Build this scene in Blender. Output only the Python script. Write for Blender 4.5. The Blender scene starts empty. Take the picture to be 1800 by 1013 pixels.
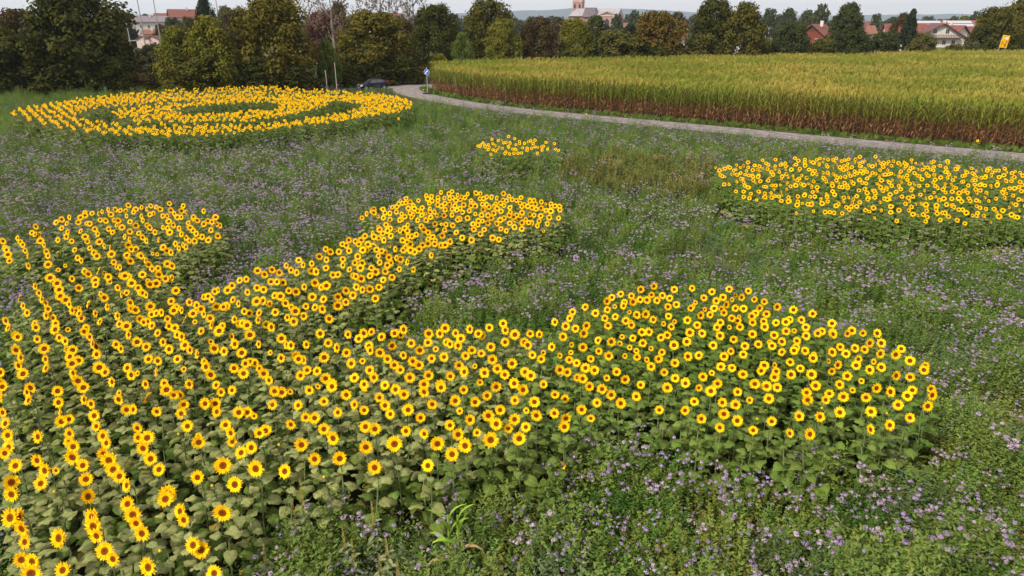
import bpy, math, random
import numpy as np
from mathutils import Vector, Matrix, Euler, noise

R = math.radians
scene = bpy.context.scene
col = scene.collection
H = 7.5                                   # camera height above the field
PITCH = math.atan((506.5 - 40) / 1200.0)

# ------------------------------------------------------------------ camera
cam = bpy.data.cameras.new('camera'); cam.lens = 24.0; cam.sensor_width = 36.0
cam.clip_start = 0.1; cam.clip_end = 20000
co = bpy.data.objects.new('camera', cam); col.objects.link(co)
co.location = (0, 0, H); co.rotation_euler = (math.pi / 2 - PITCH, 0, 0)
scene.camera = co

# ------------------------------------------------------------------ sky, sun, exposure
SUN_AZ, SUN_EL = R(-130), R(42)            # sun azimuth from +Y towards +X, elevation
wd = bpy.data.worlds.new('World'); scene.world = wd; wd.use_nodes = True
nt = wd.node_tree; nt.nodes.clear()
wo = nt.nodes.new('ShaderNodeOutputWorld'); bg = nt.nodes.new('ShaderNodeBackground')
sky = nt.nodes.new('ShaderNodeTexSky'); sky.sky_type = 'NISHITA'; sky.sun_disc = False
sky.sun_elevation = SUN_EL; sky.sun_rotation = SUN_AZ
sky.altitude = 500; sky.air_density = 1.0; sky.dust_density = 2.5
tc = nt.nodes.new('ShaderNodeTexCoord'); mp = nt.nodes.new('ShaderNodeMapping')
mp.inputs['Scale'].default_value = (1.0, 1.0, 4.0)
nz = nt.nodes.new('ShaderNodeTexNoise'); nz.inputs['Scale'].default_value = 2.2
nz.inputs['Detail'].default_value = 6; nz.inputs['Roughness'].default_value = 0.55
cr = nt.nodes.new('ShaderNodeValToRGB')   # thin cloud sheet: pale lavender to white
cr.color_ramp.elements[0].position = 0.3; cr.color_ramp.elements[0].color = (12.2, 11.2, 11.2, 1)
cr.color_ramp.elements[1].position = 0.7; cr.color_ramp.elements[1].color = (13.8, 13.0, 12.8, 1)
mx = nt.nodes.new('ShaderNodeMixRGB'); mx.inputs['Fac'].default_value = 0.93
L = nt.links.new
L(tc.outputs['Generated'], mp.inputs['Vector']); L(mp.outputs['Vector'], nz.inputs['Vector'])
L(nz.outputs['Fac'], cr.inputs['Fac']); L(sky.outputs['Color'], mx.inputs['Color1'])
L(cr.outputs['Color'], mx.inputs['Color2']); L(mx.outputs['Color'], bg.inputs['Color'])
bg.inputs['Strength'].default_value = 0.085
L(bg.outputs['Background'], wo.inputs['Surface'])

sl = bpy.data.lights.new('sun', 'SUN'); sl.energy = 4.2; sl.angle = R(8); sl.color = (1.0, 0.90, 0.74)
so = bpy.data.objects.new('sun', sl); col.objects.link(so)
sd = Vector((math.sin(SUN_AZ) * math.cos(SUN_EL), math.cos(SUN_AZ) * math.cos(SUN_EL), math.sin(SUN_EL)))
so.rotation_euler = sd.to_track_quat('Z', 'Y').to_euler()
so.location = (-60, -40, 70)

vs = scene.view_settings
vs.view_transform = 'Standard'; vs.look = 'None'; vs.gamma = 1.0; vs.use_curve_mapping = False
vs.exposure = 0.0
scene.render.resolution_x = 1024; scene.render.resolution_y = 576
scene.cycles.volume_max_steps = 64
scene.cycles.max_bounces = 6
scene.cycles.volume_bounces = 1
scene.cycles.transparent_max_bounces = 8

# ------------------------------------------------------------------ helpers
rnd = random.Random(11)
def at(px, py, Y):
    """point of the place at forward distance Y measured from the photograph"""
    u = (px - 900) / 1200.0; v = (py - 506.5) / 1200.0
    dy = math.cos(PITCH) - v * math.sin(PITCH); dz = -math.sin(PITCH) - v * math.cos(PITCH)
    t = Y / dy
    return Vector((u * t, Y, H + dz * t))
def tag(o, label=None, cat=None, group=None, kind=None):
    if label: o['label'] = label
    if cat: o['category'] = cat
    if group: o['group'] = group
    if kind: o['kind'] = kind
    return o
def empty(name, loc, rz=0.0, label=None, cat=None, group=None):
    o = bpy.data.objects.new(name, None); col.objects.link(o)
    o.location = loc; o.rotation_euler = (0, 0, rz); o.empty_display_size = 0.2
    return tag(o, label, cat, group)

class MB:
    """collects vertices, faces, material indices"""
    def __init__(s): s.v = []; s.f = []; s.m = []
    def add(s, vs_, fs, mi=0, M=None):
        n = len(s.v)
        if M is not None: vs_ = [tuple(M @ Vector(p)) for p in vs_]
        s.v += [tuple(p) for p in vs_]
        for f in fs: s.f.append(tuple(i + n for i in f)); s.m.append(mi)
        return s
    def merge(s, o, M=None, mi=None):
        n = len(s.v)
        s.v += [tuple(M @ Vector(p)) for p in o.v] if M is not None else list(o.v)
        s.f += [tuple(i + n for i in f) for f in o.f]
        s.m += [mi] * len(o.f) if mi is not None else list(o.m)
        return s
    def box(s, x0, x1, y0, y1, z0, z1, mi=0, M=None):
        return s.add([(x0,y0,z0),(x1,y0,z0),(x1,y1,z0),(x0,y1,z0),(x0,y0,z1),(x1,y0,z1),(x1,y1,z1),(x0,y1,z1)],
                     [(0,3,2,1),(4,5,6,7),(0,1,5,4),(1,2,6,5),(2,3,7,6),(3,0,4,7)], mi, M)
    def tube(s, pts, rs, n=5, mi=0, M=None, cap=True):
        vs_ = []; fs = []
        for i, (p, r) in enumerate(zip(pts, rs)):
            p = Vector(p); a = Vector(pts[max(i-1, 0)]); b = Vector(pts[min(i+1, len(pts)-1)])
            d = (b - a).normalized(); q = d.to_track_quat('Z', 'Y')
            for k in range(n):
                t = 2 * math.pi * k / n
                vs_.append(tuple(p + q @ Vector((r * math.cos(t), r * math.sin(t), 0))))
        for i in range(len(pts) - 1):
            for k in range(n):
                k2 = (k + 1) % n
                fs.append((i*n+k, i*n+k2, (i+1)*n+k2, (i+1)*n+k))
        if cap: fs.append(tuple(range(n-1, -1, -1))); fs.append(tuple((len(pts)-1)*n + k for k in range(n)))
        return s.add(vs_, fs, mi, M)
    def prism(s, poly, y0, y1, mi=0, M=None):
        """poly in XZ extruded along Y"""
        n = len(poly)
        vs_ = [(x, y0, z) for x, z in poly] + [(x, y1, z) for x, z in poly]
        fs = [tuple(range(n)), tuple(range(2*n-1, n-1, -1))] + [(i, i+n, (i+1) % n + n, (i+1) % n) for i in range(n)]
        return s.add(vs_, fs, mi, M)
    def mesh(s, name, mats, smooth=False):
        me = bpy.data.meshes.new(name); me.from_pydata(s.v, [], s.f)
        for m in (mats if isinstance(mats, (list, tuple)) else [mats]): me.materials.append(m)
        if s.m and max(s.m) > 0: me.polygons.foreach_set('material_index', s.m)
        if smooth: me.polygons.foreach_set('use_smooth', [True] * len(s.f))
        me.update(); return me
    def build(s, name, mats, parent=None, smooth=False, loc=None):
        o = bpy.data.objects.new(name, s.mesh(name, mats, smooth)); col.objects.link(o)
        if parent: o.parent = parent
        if loc is not None: o.location = loc
        return o
def inst(name, me, parent=None, M=None, mat=None):
    o = bpy.data.objects.new(name, me); col.objects.link(o)
    if parent: o.parent = parent
    if M is not None: o.matrix_local = M
    if mat is not None:
        o.material_slots[0].link = 'OBJECT'; o.material_slots[0].material = mat
    return o

def mat(name, c, rough=0.7, spec=0.3, c2=None, scale=3.0, transl=0.0, rand=0.0, metal=0.0, bump=0.0, coords='Object', hue=0.0, big=None, bigscale=0.2, emis=None, coat=0.0):
    """procedural principled material: colour varied by noise, by instance and by place"""
    m = bpy.data.materials.new(name); m.use_nodes = True
    t = m.node_tree; t.nodes.clear(); N = t.nodes.new; K = t.links.new
    out = N('ShaderNodeOutputMaterial'); b = N('ShaderNodeBsdfPrincipled')
    b.inputs['Roughness'].default_value = rough; b.inputs['Specular IOR Level'].default_value = spec
    b.inputs['Metallic'].default_value = metal; b.inputs['Coat Weight'].default_value = coat
    col_out = None
    rgb = N('ShaderNodeRGB'); rgb.outputs[0].default_value = (*c, 1); col_out = rgb.outputs[0]
    if c2 is not None:
        if coords == 'World':
            g = N('ShaderNodeNewGeometry'); vec = g.outputs['Position']
        else:
            g = N('ShaderNodeTexCoord'); vec = g.outputs['Object']
        n_ = N('ShaderNodeTexNoise'); n_.inputs['Scale'].default_value = scale; n_.inputs['Detail'].default_value = 4
        K(vec, n_.inputs['Vector'])
        r_ = N('ShaderNodeMapRange'); r_.inputs[1].default_value = 0.35; r_.inputs[2].default_value = 0.65
        K(n_.outputs['Fac'], r_.inputs[0])
        x = N('ShaderNodeMixRGB'); K(r_.outputs[0], x.inputs['Fac']); K(col_out, x.inputs['Color1'])
        x.inputs['Color2'].default_value = (*c2, 1); col_out = x.outputs['Color']
    if big is not None:
        g = N('ShaderNodeNewGeometry'); n_ = N('ShaderNodeTexNoise'); n_.inputs['Scale'].default_value = bigscale
        n_.inputs['Detail'].default_value = 3; K(g.outputs['Position'], n_.inputs['Vector'])
        r_ = N('ShaderNodeMapRange'); r_.inputs[1].default_value = 0.42; r_.inputs[2].default_value = 0.62
        K(n_.outputs['Fac'], r_.inputs[0])
        x = N('ShaderNodeMixRGB'); K(r_.outputs[0], x.inputs['Fac']); K(col_out, x.inputs['Color1'])
        x.inputs['Color2'].default_value = (*big, 1); col_out = x.outputs['Color']
    if rand > 0 or hue > 0:
        oi = N('ShaderNodeObjectInfo'); hs = N('ShaderNodeHueSaturation'); K(col_out, hs.inputs['Color'])
        a = N('ShaderNodeMapRange'); a.inputs[3].default_value = 1 - rand; a.inputs[4].default_value = 1 + rand
        K(oi.outputs['Random'], a.inputs[0]); K(a.outputs[0], hs.inputs['Value'])
        fr = N('ShaderNodeMath'); fr.operation = 'MULTIPLY'; fr.inputs[1].default_value = 7.31; K(oi.outputs['Random'], fr.inputs[0])
        f2 = N('ShaderNodeMath'); f2.operation = 'FRACT'; K(fr.outputs[0], f2.inputs[0])
        h_ = N('ShaderNodeMapRange'); h_.inputs[3].default_value = 0.5 - hue; h_.inputs[4].default_value = 0.5 + hue
        K(f2.outputs[0], h_.inputs[0]); K(h_.outputs[0], hs.inputs['Hue'])
        col_out = hs.outputs['Color']
    K(col_out, b.inputs['Base Color'])
    if bump > 0:
        g = N('ShaderNodeTexCoord'); n_ = N('ShaderNodeTexNoise'); n_.inputs['Scale'].default_value = scale * 3
        K(g.outputs['Object'], n_.inputs['Vector']); bp = N('ShaderNodeBump'); bp.inputs['Strength'].default_value = bump
        K(n_.outputs['Fac'], bp.inputs['Height']); K(bp.outputs[0], b.inputs['Normal'])
    if transl > 0:
        tr = N('ShaderNodeBsdfTranslucent'); K(col_out, tr.inputs['Color'])
        ms = N('ShaderNodeMixShader'); ms.inputs[0].default_value = transl
        K(b.outputs[0], ms.inputs[1]); K(tr.outputs[0], ms.inputs[2]); K(ms.outputs[0], out.inputs['Surface'])
    else: K(b.outputs[0], out.inputs['Surface'])
    return m

def scatter(name, pts, idx, rot, scl, source_objs, label, cat):
    """one object whose points carry instances of the source plants"""
    me = bpy.data.meshes.new(name); n = len(pts)
    me.vertices.add(n); me.vertices.foreach_set('co', np.asarray(pts, dtype=np.float32).ravel())
    a = me.attributes.new('pick', 'INT', 'POINT'); a.data.foreach_set('value', np.asarray(idx, dtype=np.int32))
    a = me.attributes.new('turn', 'FLOAT_VECTOR', 'POINT'); a.data.foreach_set('vector', np.asarray(rot, dtype=np.float32).ravel())
    a = me.attributes.new('size', 'FLOAT', 'POINT'); a.data.foreach_set('value', np.asarray(scl, dtype=np.float32))
    o = bpy.data.objects.new(name, me); col.objects.link(o)
    src = bpy.data.collections.new(name + '_plants')
    for s in source_objs: src.objects.link(s)
    g = bpy.data.node_groups.new(name, 'GeometryNodeTree')
    g.interface.new_socket('Geometry', in_out='INPUT', socket_type='NodeSocketGeometry')
    g.interface.new_socket('Geometry', in_out='OUTPUT', socket_type='NodeSocketGeometry')
    N = g.nodes.new; K = g.links.new
    gi = N('NodeGroupInput'); go = N('NodeGroupOutput'); iop = N('GeometryNodeInstanceOnPoints')
    ci = N('GeometryNodeCollectionInfo'); ci.inputs['Collection'].default_value = src
    ci.inputs['Separate Children'].default_value = True; ci.inputs['Reset Children'].default_value = True
    def na(nm, ty):
        k = N('GeometryNodeInputNamedAttribute'); k.data_type = ty; k.inputs['Name'].default_value = nm
        return [s for s in k.outputs if s.enabled and s.name == 'Attribute'][0]
    e2 = N('FunctionNodeEulerToRotation')
    K(gi.outputs[0], iop.inputs['Points']); K(ci.outputs[0], iop.inputs['Instance'])
    iop.inputs['Pick Instance'].default_value = True
    K(na('pick', 'INT'), iop.inputs['Instance Index'])
    K(na('turn', 'FLOAT_VECTOR'), e2.inputs[0]); K(e2.outputs[0], iop.inputs['Rotation'])
    K(na('size', 'FLOAT'), iop.inputs['Scale'])
    K(iop.outputs[0], go.inputs[0])
    md = o.modifiers.new('plants', 'NODES'); md.node_group = g
    return tag(o, label, cat, kind='stuff')
def source(names_meshes):
    """source plants for scatter(): sorted names keep the pick order"""
    out = []
    for i, me in enumerate(names_meshes):
        out.append(bpy.data.objects.new('plant_source_' + chr(97 + i), me))
    return out

def inside(x, y, poly):
    c = False; n = len(poly); j = n - 1
    for i in range(n):
        xi, yi = poly[i]; xj, yj = poly[j]
        if (yi > y) != (yj > y) and x < (xj - xi) * (y - yi) / (yj - yi) + xi: c = not c
        j = i
    return c

# ================================================================== ground, lane, road
M_soil = mat('field_soil', (0.035, 0.028, 0.016), 0.95, 0.1, (0.03, 0.045, 0.014), 1.5, coords='World', bump=0.4)
M_far = mat('far_grass', (0.055, 0.08, 0.025), 0.95, 0.1, (0.09, 0.09, 0.04), 0.02, coords='World')
M_verge = mat('verge_grass', (0.05, 0.09, 0.02), 0.9, 0.1, (0.10, 0.10, 0.03), 1.2, coords='World')
M_asph = mat('lane_asphalt', (0.16, 0.145, 0.145), 0.9, 0.1, (0.29, 0.255, 0.255), 1.6, coords='World')
M_asph2 = mat('road_asphalt', (0.20, 0.185, 0.19), 0.9, 0.2, (0.25, 0.23, 0.235), 0.7, coords='World')
M_kerb = mat('pale_concrete', (0.5, 0.48, 0.45), 0.9, 0.2, (0.4, 0.38, 0.35), 4)

g = MB()
n = 60
xs = [-9000, -4000, -1500, -600, -250, -100, -50, 0, 50, 100, 250, 600, 1500, 4000, 9000]
ys = [-200, -40, 0, 40, 80, 120, 200, 400, 900, 2000, 4500, 9000]
for y in ys:
    for x in xs: g.v.append((x, y, 0))
for j in range(len(ys) - 1):
    for i in range(len(xs) - 1):
        k = j * len(xs) + i; g.f.append((k, k+1, k+1+len(xs), k+len(xs))); g.m.append(0)
tag(g.build('ground', M_far), kind='structure')

def resample(P, step):
    out = []
    for a, b in zip(P[:-1], P[1:]):
        a = Vector(a); b = Vector(b); k = max(1, int((b - a).length / step))
        out += [a.lerp(b, i / k) for i in range(k)]
    return out + [Vector(P[-1])]
def smooth(P, it=3):
    P = [Vector(p) for p in P]
    for _ in range(it):
        Q = [P[0]]
        for a, b in zip(P[:-1], P[1:]): Q += [a.lerp(b, .25), a.lerp(b, .75)]
        P = Q + [P[-1]]
    return P
def offset(P, d):
    out = []
    for i, p in enumerate(P):
        t = (P[min(i+1, len(P)-1)] - P[max(i-1, 0)]).normalized()
        out.append(p + Vector((-t.y, t.x)) * d)
    return out
def strip(name, A, B, z, m, kind='structure', zb=None):
    b = MB(); nA = len(A)
    for p in A: b.v.append((p.x, p.y, z))
    for p in B: b.v.append((p.x, p.y, z if zb is None else zb))
    for i in range(nA - 1): b.f.append((i, i+1, nA+i+1, nA+i)); b.m.append(0)
    return tag(b.build(name, m), kind=kind)
# lane: its far edge, from the junction down to the right
far_edge = smooth([(-11.5, 87), (-10.2, 81.5), (-6.5, 74.8), (-1, 67.5), (5, 62.3), (13.7, 55.9), (23.5, 47.9), (31.8, 42.0), (45, 32.2), (62, 19.5), (80, 6)])
near_edge = offset(far_edge, -3.2)
strip('lane', near_edge, far_edge, 0.012, M_asph)
near_verge = offset(far_edge, -3.7)
strip('lane_verge', near_verge, near_edge, 0.02, M_verge)
crop_edge = offset(far_edge, 1.1)
strip('crop_verge', far_edge, crop_edge, 0.05, M_verge)
road_mid = smooth([(-120, 98), (-60, 93.5), (-30, 90.5), (-16, 88.4), (-6, 91.0), (10, 101), (40, 122), (90, 150)])
strip('road', offset(road_mid, -3.0), offset(road_mid, 3.0), 0.008, M_asph2)
kb = MB()
for k in range(14):                        # pale kerb stones rounding the corner of the junction
    t0 = k / 14; a0 = R(95 + 95 * t0); cx_, cy_ = -7.9, 84.2
    kb_ = MB().box(-0.42, 0.42, -0.09, 0.09, 0, 0.12)
    o = kb_.build('kerb_stone', M_kerb, loc=(cx_ + 2.6 * math.cos(a0), cy_ + 3.0 * math.sin(a0), 0.0)) if k == 0 else inst('kerb_stone', ks.data)
    if k == 0: ks = o
    o.location = (cx_ + 2.6 * math.cos(a0), cy_ + 3.0 * math.sin(a0), 0.0); o.rotation_euler = (0, 0, a0 + math.pi/2)
    tag(o, 'pale kerb stone on the rounded corner of the road junction by the blue sign', 'kerb stone', 'kerb stones at the junction corner')

# bare soil sheet under the crops and the meadow
b = MB(); pts = [(-62, -2), (62, -2)] + [(p.x, p.y) for p in reversed(near_verge)][:-4] + [(-14, 84), (-40, 84), (-62, 84)]
b.add([(x, y, 0.004) for x, y in pts], [tuple(range(len(pts)))]); tag(b.build('field_soil', M_soil), kind='structure')

# ================================================================== sunflower kit
M_leaf = mat('sunflower_leaf', (0.078, 0.138, 0.018), 0.55, 0.12, (0.12, 0.185, 0.028), 14, transl=0.12, rand=0.25, hue=0.012)
M_leafL = mat('sunflower_leaf_pale', (0.12, 0.155, 0.042), 0.55, 0.14, (0.25, 0.27, 0.095), 14, transl=0.10, rand=0.28, hue=0.012)
M_leafY = mat('sunflower_leaf_yellowing', (0.38, 0.30, 0.04), 0.6, 0.3, (0.22, 0.24, 0.05), 9, transl=0.15, rand=0.2)
M_stem = mat('sunflower_stem', (0.13, 0.19, 0.06), 0.6, 0.3, (0.18, 0.22, 0.09), 10)
M_petal = mat('sunflower_petal', (1.0, 0.68, 0.003), 0.6, 0.1, (0.98, 0.59, 0.002), 6, transl=0.12, rand=0.07, hue=0.006)
M_calyx = mat('sunflower_calyx', (0.16, 0.25, 0.06), 0.6, 0.3, (0.12, 0.19, 0.05), 12)
def disc_material():
    m = bpy.data.materials.new('sunflower_seed_disc'); m.use_nodes = True
    t = m.node_tree; b = t.nodes['Principled BSDF']; N = t.nodes.new; K = t.links.new
    g = N('ShaderNodeTexCoord'); l = N('ShaderNodeVectorMath'); l.operation = 'LENGTH'
    K(g.outputs['Object'], l.inputs[0])
    r = N('ShaderNodeValToRGB'); K(l.outputs['Value'], r.inputs['Fac'])
    e = r.color_ramp.elements; e[0].position = 0.06; e[0].color = (0.11, 0.035, 0.006, 1)
    e[1].position = 0.40; e[1].color = (0.60, 0.24, 0.01, 1)
    x = e.new(0.17); x.color = (0.17, 0.045, 0.005, 1)
    x = e.new(0.33); x.color = (0.24, 0.065, 0.006, 1)
    K(r.outputs['Color'], b.inputs['Base Color']); b.inputs['Roughness'].default_value = 0.95; b.inputs['Specular IOR Level'].default_value = 0.05
    v = N('ShaderNodeTexVoronoi'); v.inputs['Scale'].default_value = 34; K(g.outputs['Object'], v.inputs['Vector'])
    bp = N('ShaderNodeBump'); bp.inputs['Strength'].default_value = 0.6; K(v.outputs['Distance'], bp.inputs['Height']); K(bp.outputs[0], b.inputs['Normal'])
    return m
M_disc = disc_material()

def heart_leaf(L_, W_, droop, fold, petiole, r, wave):
    """petiole along +X then a heart-shaped blade that folds along its midrib and droops"""
    b = MB(); ts = [-.10, .06, .22, .42, .64, .84, 1.0]; ws = [.20, .44, .52, .47, .33, .16, 0]
    px, pz = petiole * .86, petiole * .42
    b.tube([(0, 0, 0), (px * .55, 0, pz * .8), (px, 0, pz)], [.006, .005, .004], 3, 1, cap=False)
    mid = []; ang = r.uniform(-.15, .1); x, z = px, pz
    vs_ = []; prev = -.10
    for i, (t, w_) in enumerate(zip(ts, ws)):
        if t > 0:
            ang = -droop * (t ** 1.2); x += (t - max(prev, 0)) * L_ * math.cos(ang); z += (t - max(prev, 0)) * L_ * math.sin(ang)
        xx = x if t > 0 else px - .10 * L_
        zz = z if t > 0 else pz - .01
        hw = w_ * W_
        vs_.append((xx if t > 0 else px, 0, zz))
        up = fold * hw; wv = wave * math.sin(i * 2.1)
        for s in (-1, 1):
            vs_.append((xx, s * hw * .55, zz + up * .55 + .003))
            vs_.append((xx - .012 * L_, s * hw, zz + up * .45 + s * wv - hw * .12))
        prev = t
    fs = []
    for i in range(len(ts) - 1):
        a, c = i * 5, (i + 1) * 5
        for k0, k1 in ((0, 1), (1, 2)): fs.append((a+k0, a+k1, c+k1, c+k0))
        fs.append((a, c, c+3, a+3)); fs.append((a+3, c+3, c+4, a+4))
    return b.add(vs_, fs, 0)
rl = random.Random(5)
LEAVES = [heart_leaf(.195 * s, .158 * s, d, f, p, rl, .016) for s, d, f, p in
          [(1.0, .35, .25, .12), (1.05, .55, .15, .12), (.9, .25, .35, .10), (1.0, 1.3, .2, .13), (1.1, 1.0, .25, .12), (1.15, 1.15, .1, .14)]]
def petals(seed, n_=26):
    """unit ring of ray petals, normal +Z"""
    r = random.Random(seed); b = MB()
    for lay in range(2):
        k = n_ if lay == 0 else n_ - 8
        for i in range(k):
            a = 2 * math.pi * (i + r.uniform(-.25, .25) + .5 * lay) / k
            Lp = r.uniform(.82, 1.06) * (1 if lay == 0 else .9); w_ = r.uniform(.085, .12)
            lift = r.uniform(-.05, .22) + (.1 if lay else 0); tw = r.uniform(-.05, .05)
            M = Matrix.Rotation(a, 4, 'Z')
            b.add([(.33, -w_*.5, 0), (.33, w_*.5, .0), (.64, -w_, lift*.5+tw), (.66, 0, lift*.5-.03), (.66, w_, lift*.5-tw), (Lp, r.uniform(-.04, .04), lift - .04)],
                  [(0, 3, 2), (0, 1, 3), (1, 4, 3), (2, 3, 5), (3, 4, 5)], 0, M)
    return b
def disc(seed):
    b = MB(); rings = [(0.0, .02), (.14, .03), (.28, .06), (.39, .035), (.43, -.03)]; n_ = 14
    vs_ = [(0, 0, .01)]; fs = []
    for rr, z in rings[1:]:
        for k in range(n_):
            a = 2 * math.pi * k / n_; vs_.append((rr * math.cos(a), rr * math.sin(a), z))
    for k in range(n_): fs.append((0, 1 + k, 1 + (k+1) % n_))
    for j in range(len(rings) - 2):
        for k in range(n_):
            a = 1 + j*n_; c = a + n_; fs.append((a+k, c+k, c+(k+1) % n_, a+(k+1) % n_))
    return b.add(vs_, fs)
def calyx():
    b = MB(); n_ = 12; vs_ = [(0, 0, -.26)]; fs = []
    for rr, z in [(.2, -.22), (.42, -.06)]:
        for k in range(n_):
            a = 2*math.pi*k/n_; vs_.append((rr*math.cos(a), rr*math.sin(a), z))
    for k in range(n_): fs.append((0, 1+(k+1) % n_, 1+k)); fs.append((1+k, 1+(k+1) % n_, 1+n_+(k+1) % n_, 1+n_+k))
    b.add(vs_, fs)
    for k in range(10):                    # green bracts poking out between the petals
        a = 2*math.pi*k/10 + .2; M = Matrix.Rotation(a, 4, 'Z')
        b.add([(.38, -.09, -.06), (.38, .09, -.06), (.66, 0, -.05)], [(0, 2, 1)], 0, M)
    return b
def bud():
    b = calyx()
    for k in range(14):
        a = 2*math.pi*k/14; M = Matrix.Rotation(a, 4, 'Z')
        b.add([(.36, -.1, -.04), (.36, .1, -.04), (.30, 0, .22)], [(0, 1, 2)], 1, M)
    b.add([(.3*math.cos(2*math.pi*k/10), .3*math.sin(2*math.pi*k/10), .05) for k in range(10)], [tuple(range(10))], 1)
    return b
PET = [petals(s) for s in range(5)]; DISC = disc(0); CAL = calyx(); BUD = bud()
def veined(src, name, k):
    """copy of a leaf material with paler midrib and side veins (leaf-local coordinates)"""
    m = src.copy(); m.name = name; t = m.node_tree; N = t.nodes.new; K = t.links.new
    b = [n for n in t.nodes if n.type == 'BSDF_PRINCIPLED'][0]; prev = b.inputs['Base Color'].links[0].from_socket
    g = N('ShaderNodeTexCoord'); s = N('ShaderNodeSeparateXYZ'); K(g.outputs['Object'], s.inputs[0])
    def ma(op, a, c=None):
        n = N('ShaderNodeMath'); n.operation = op
        for i, q in enumerate((a, c)):
            if q is None: continue
            if isinstance(q, (int, float)): n.inputs[i].default_value = q
            else: K(q, n.inputs[i])
        return n.outputs[0]
    ay = ma('ABSOLUTE', s.outputs[1])
    mid = ma('LESS_THAN', ay, .0035)
    w = ma('SINE', ma('MULTIPLY', ma('SUBTRACT', s.outputs[0], ma('MULTIPLY', ay, .9)), 190.0))
    side = ma('GREATER_THAN', w, .86)
    f = ma('MULTIPLY', ma('MAXIMUM', mid, ma('MULTIPLY', side, .6)), k)
    x = N('ShaderNodeMixRGB'); K(f, x.inputs['Fac']); K(prev, x.inputs['Color1']); x.inputs['Color2'].default_value = (.33, .38, .16, 1)
    K(x.outputs[0], b.inputs['Base Color']); return m
M_leafV = veined(M_leaf, 'sunflower_leaf_veined', .55); M_leafLV = veined(M_leafL, 'sunflower_leaf_pale_veined', .6)
me_leaf = [b.mesh('leaf', [M_leafV, M_stem], True) for b in LEAVES]
me_leafL = [b.mesh('leaf', [M_leafLV, M_stem], True) for b in LEAVES]
me_leafY = LEAVES[3].mesh('leaf', [M_leafY, M_stem], True)
me_pet = [b.mesh('petals', M_petal) for b in PET]
me_disc = DISC.mesh('seed_disc', M_disc, True); me_cal = CAL.mesh('flower_head', M_calyx)
me_bud = BUD.mesh('flower_bud', [M_calyx, M_petal])

FACE_AZ = R(4)
def face_dir(r, side=False):
    az = FACE_AZ + r.gauss(0, R(12)) + (r.choice((-1, 1)) * R(70) if side else 0)
    el = R(23) + r.gauss(0, R(8))
    return Vector((-math.sin(az) * math.cos(el), -math.cos(az) * math.cos(el), math.sin(el)))
def stem_points(z, d, r):
    """stem from the ground to the back of a head whose centre is at (0,0,z) facing d"""
    back = Vector((0, 0, z)) - d * .045
    bx, by = r.uniform(-.05, .05), r.uniform(-.05, .05)
    neck = back - d * .05 - Vector((0, 0, .07))
    return [Vector((bx, by, 0)), Vector((bx * .7, by * .7, z * .45)), neck - Vector((0, 0, z * .15)) * .9, neck, back]
def leaf_slots(z, r, n_):
    """matrices of the leaves along a stem of height z"""
    out = []
    a = r.uniform(0, 6.28)
    for k in range(n_):
        t = (k + .5) / n_; a += 2.4 + r.uniform(-.35, .35)
        h = z * (.16 + .74 * t)
        s = (1.28 - .62 * t ** 1.6) * r.uniform(.88, 1.12)
        M = Matrix.Translation((0, 0, h)) @ Matrix.Rotation(a, 4, 'Z') @ Matrix.Rotation(-R(r.uniform(-6, 22)), 4, 'Y') @ Matrix.Rotation(R(r.uniform(-25, 25)), 4, 'X') @ Matrix.Scale(s, 4)
        out.append((t, M))
    return out
def pick_leaf(t, r): return r.randrange(3) if r.random() < (t - .25) * 2.2 else 3 + r.randrange(3)
def head_matrix(z, d, size, r):
    q = d.to_track_quat('Z', 'Y')
    return Matrix.Translation((0, 0, z)) @ q.to_matrix().to_4x4() @ Matrix.Rotation(r.uniform(0, 6.28), 4, 'Z') @ Matrix.Scale(size, 4)

# merged sunflower plants for the mass of the field: leaf / stem / petal / calyx / disc / yellow leaf / pale leaf
MS = [M_leaf, M_stem, M_petal, M_calyx, M_leafY]
def merged_plant(seed, z, size, pale, kind=0):
    r = random.Random(seed); b = MB(); d = face_dir(r, kind == 2)
    b.tube(stem_points(z, d, r), [.014, .012, .010, .009, .012], 4, 1, cap=False)
    for t, M in leaf_slots(z, r, 12 if pale else 14):
        if t < .15 and r.random() < .5: b.merge(LEAVES[3], M, 4)
        else:
            lf = MB().merge(LEAVES[pick_leaf(t, r)], M)
            if pale and t > r.uniform(.3, .6): lf.m = [6 if q == 0 else q for q in lf.m]
            b.merge(lf)
    HM = head_matrix(z, d, size, r)
    if kind == 3: b.merge(BUD, HM @ Matrix.Scale(1.0, 4), 3)
    elif kind < 3:
        b.merge(PET[seed % 5], HM, 2); b.merge(CAL, HM, 3)
        b.merge(DISC, HM, 5)
    return b
M_disc_flat = mat('seed_disc_mass', (0.12, 0.032, 0.006), 0.95, 0.05, (0.19, 0.05, 0.006), 40)
def plant_mesh(seed, z, size, pale, kind=0):
    b = merged_plant(seed, z, size, pale, kind)
    return b.mesh('sunflower', [M_leaf, M_stem, M_petal, M_calyx, M_leafY, M_disc_flat, M_leafL], False)
P_SRC = []
for s in range(6): P_SRC.append(plant_mesh(s, 1.5, .092 + .0035*s, False))          # 0-5 full green
for s in range(6): P_SRC.append(plant_mesh(20 + s, 1.5, .100 + .0045*s, True))      # 6-11 full pale
for s in range(2): P_SRC.append(plant_mesh(40 + s, 1.44, .068, False, 0))         # 12-13 small green
for s in range(2): P_SRC.append(plant_mesh(50 + s, 1.44, .07, True, 0))           # 14-15 small pale
for s in range(2): P_SRC.append(plant_mesh(60 + s, 1.46, .12, True, 2))           # 16-17 turned away
for s in range(2): P_SRC.append(plant_mesh(70 + s, 1.22, .06, False, 3))          # 18-19 bud green
for s in range(2): P_SRC.append(plant_mesh(80 + s, 1.22, .06, True, 3))           # 20-21 bud pale

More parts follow.
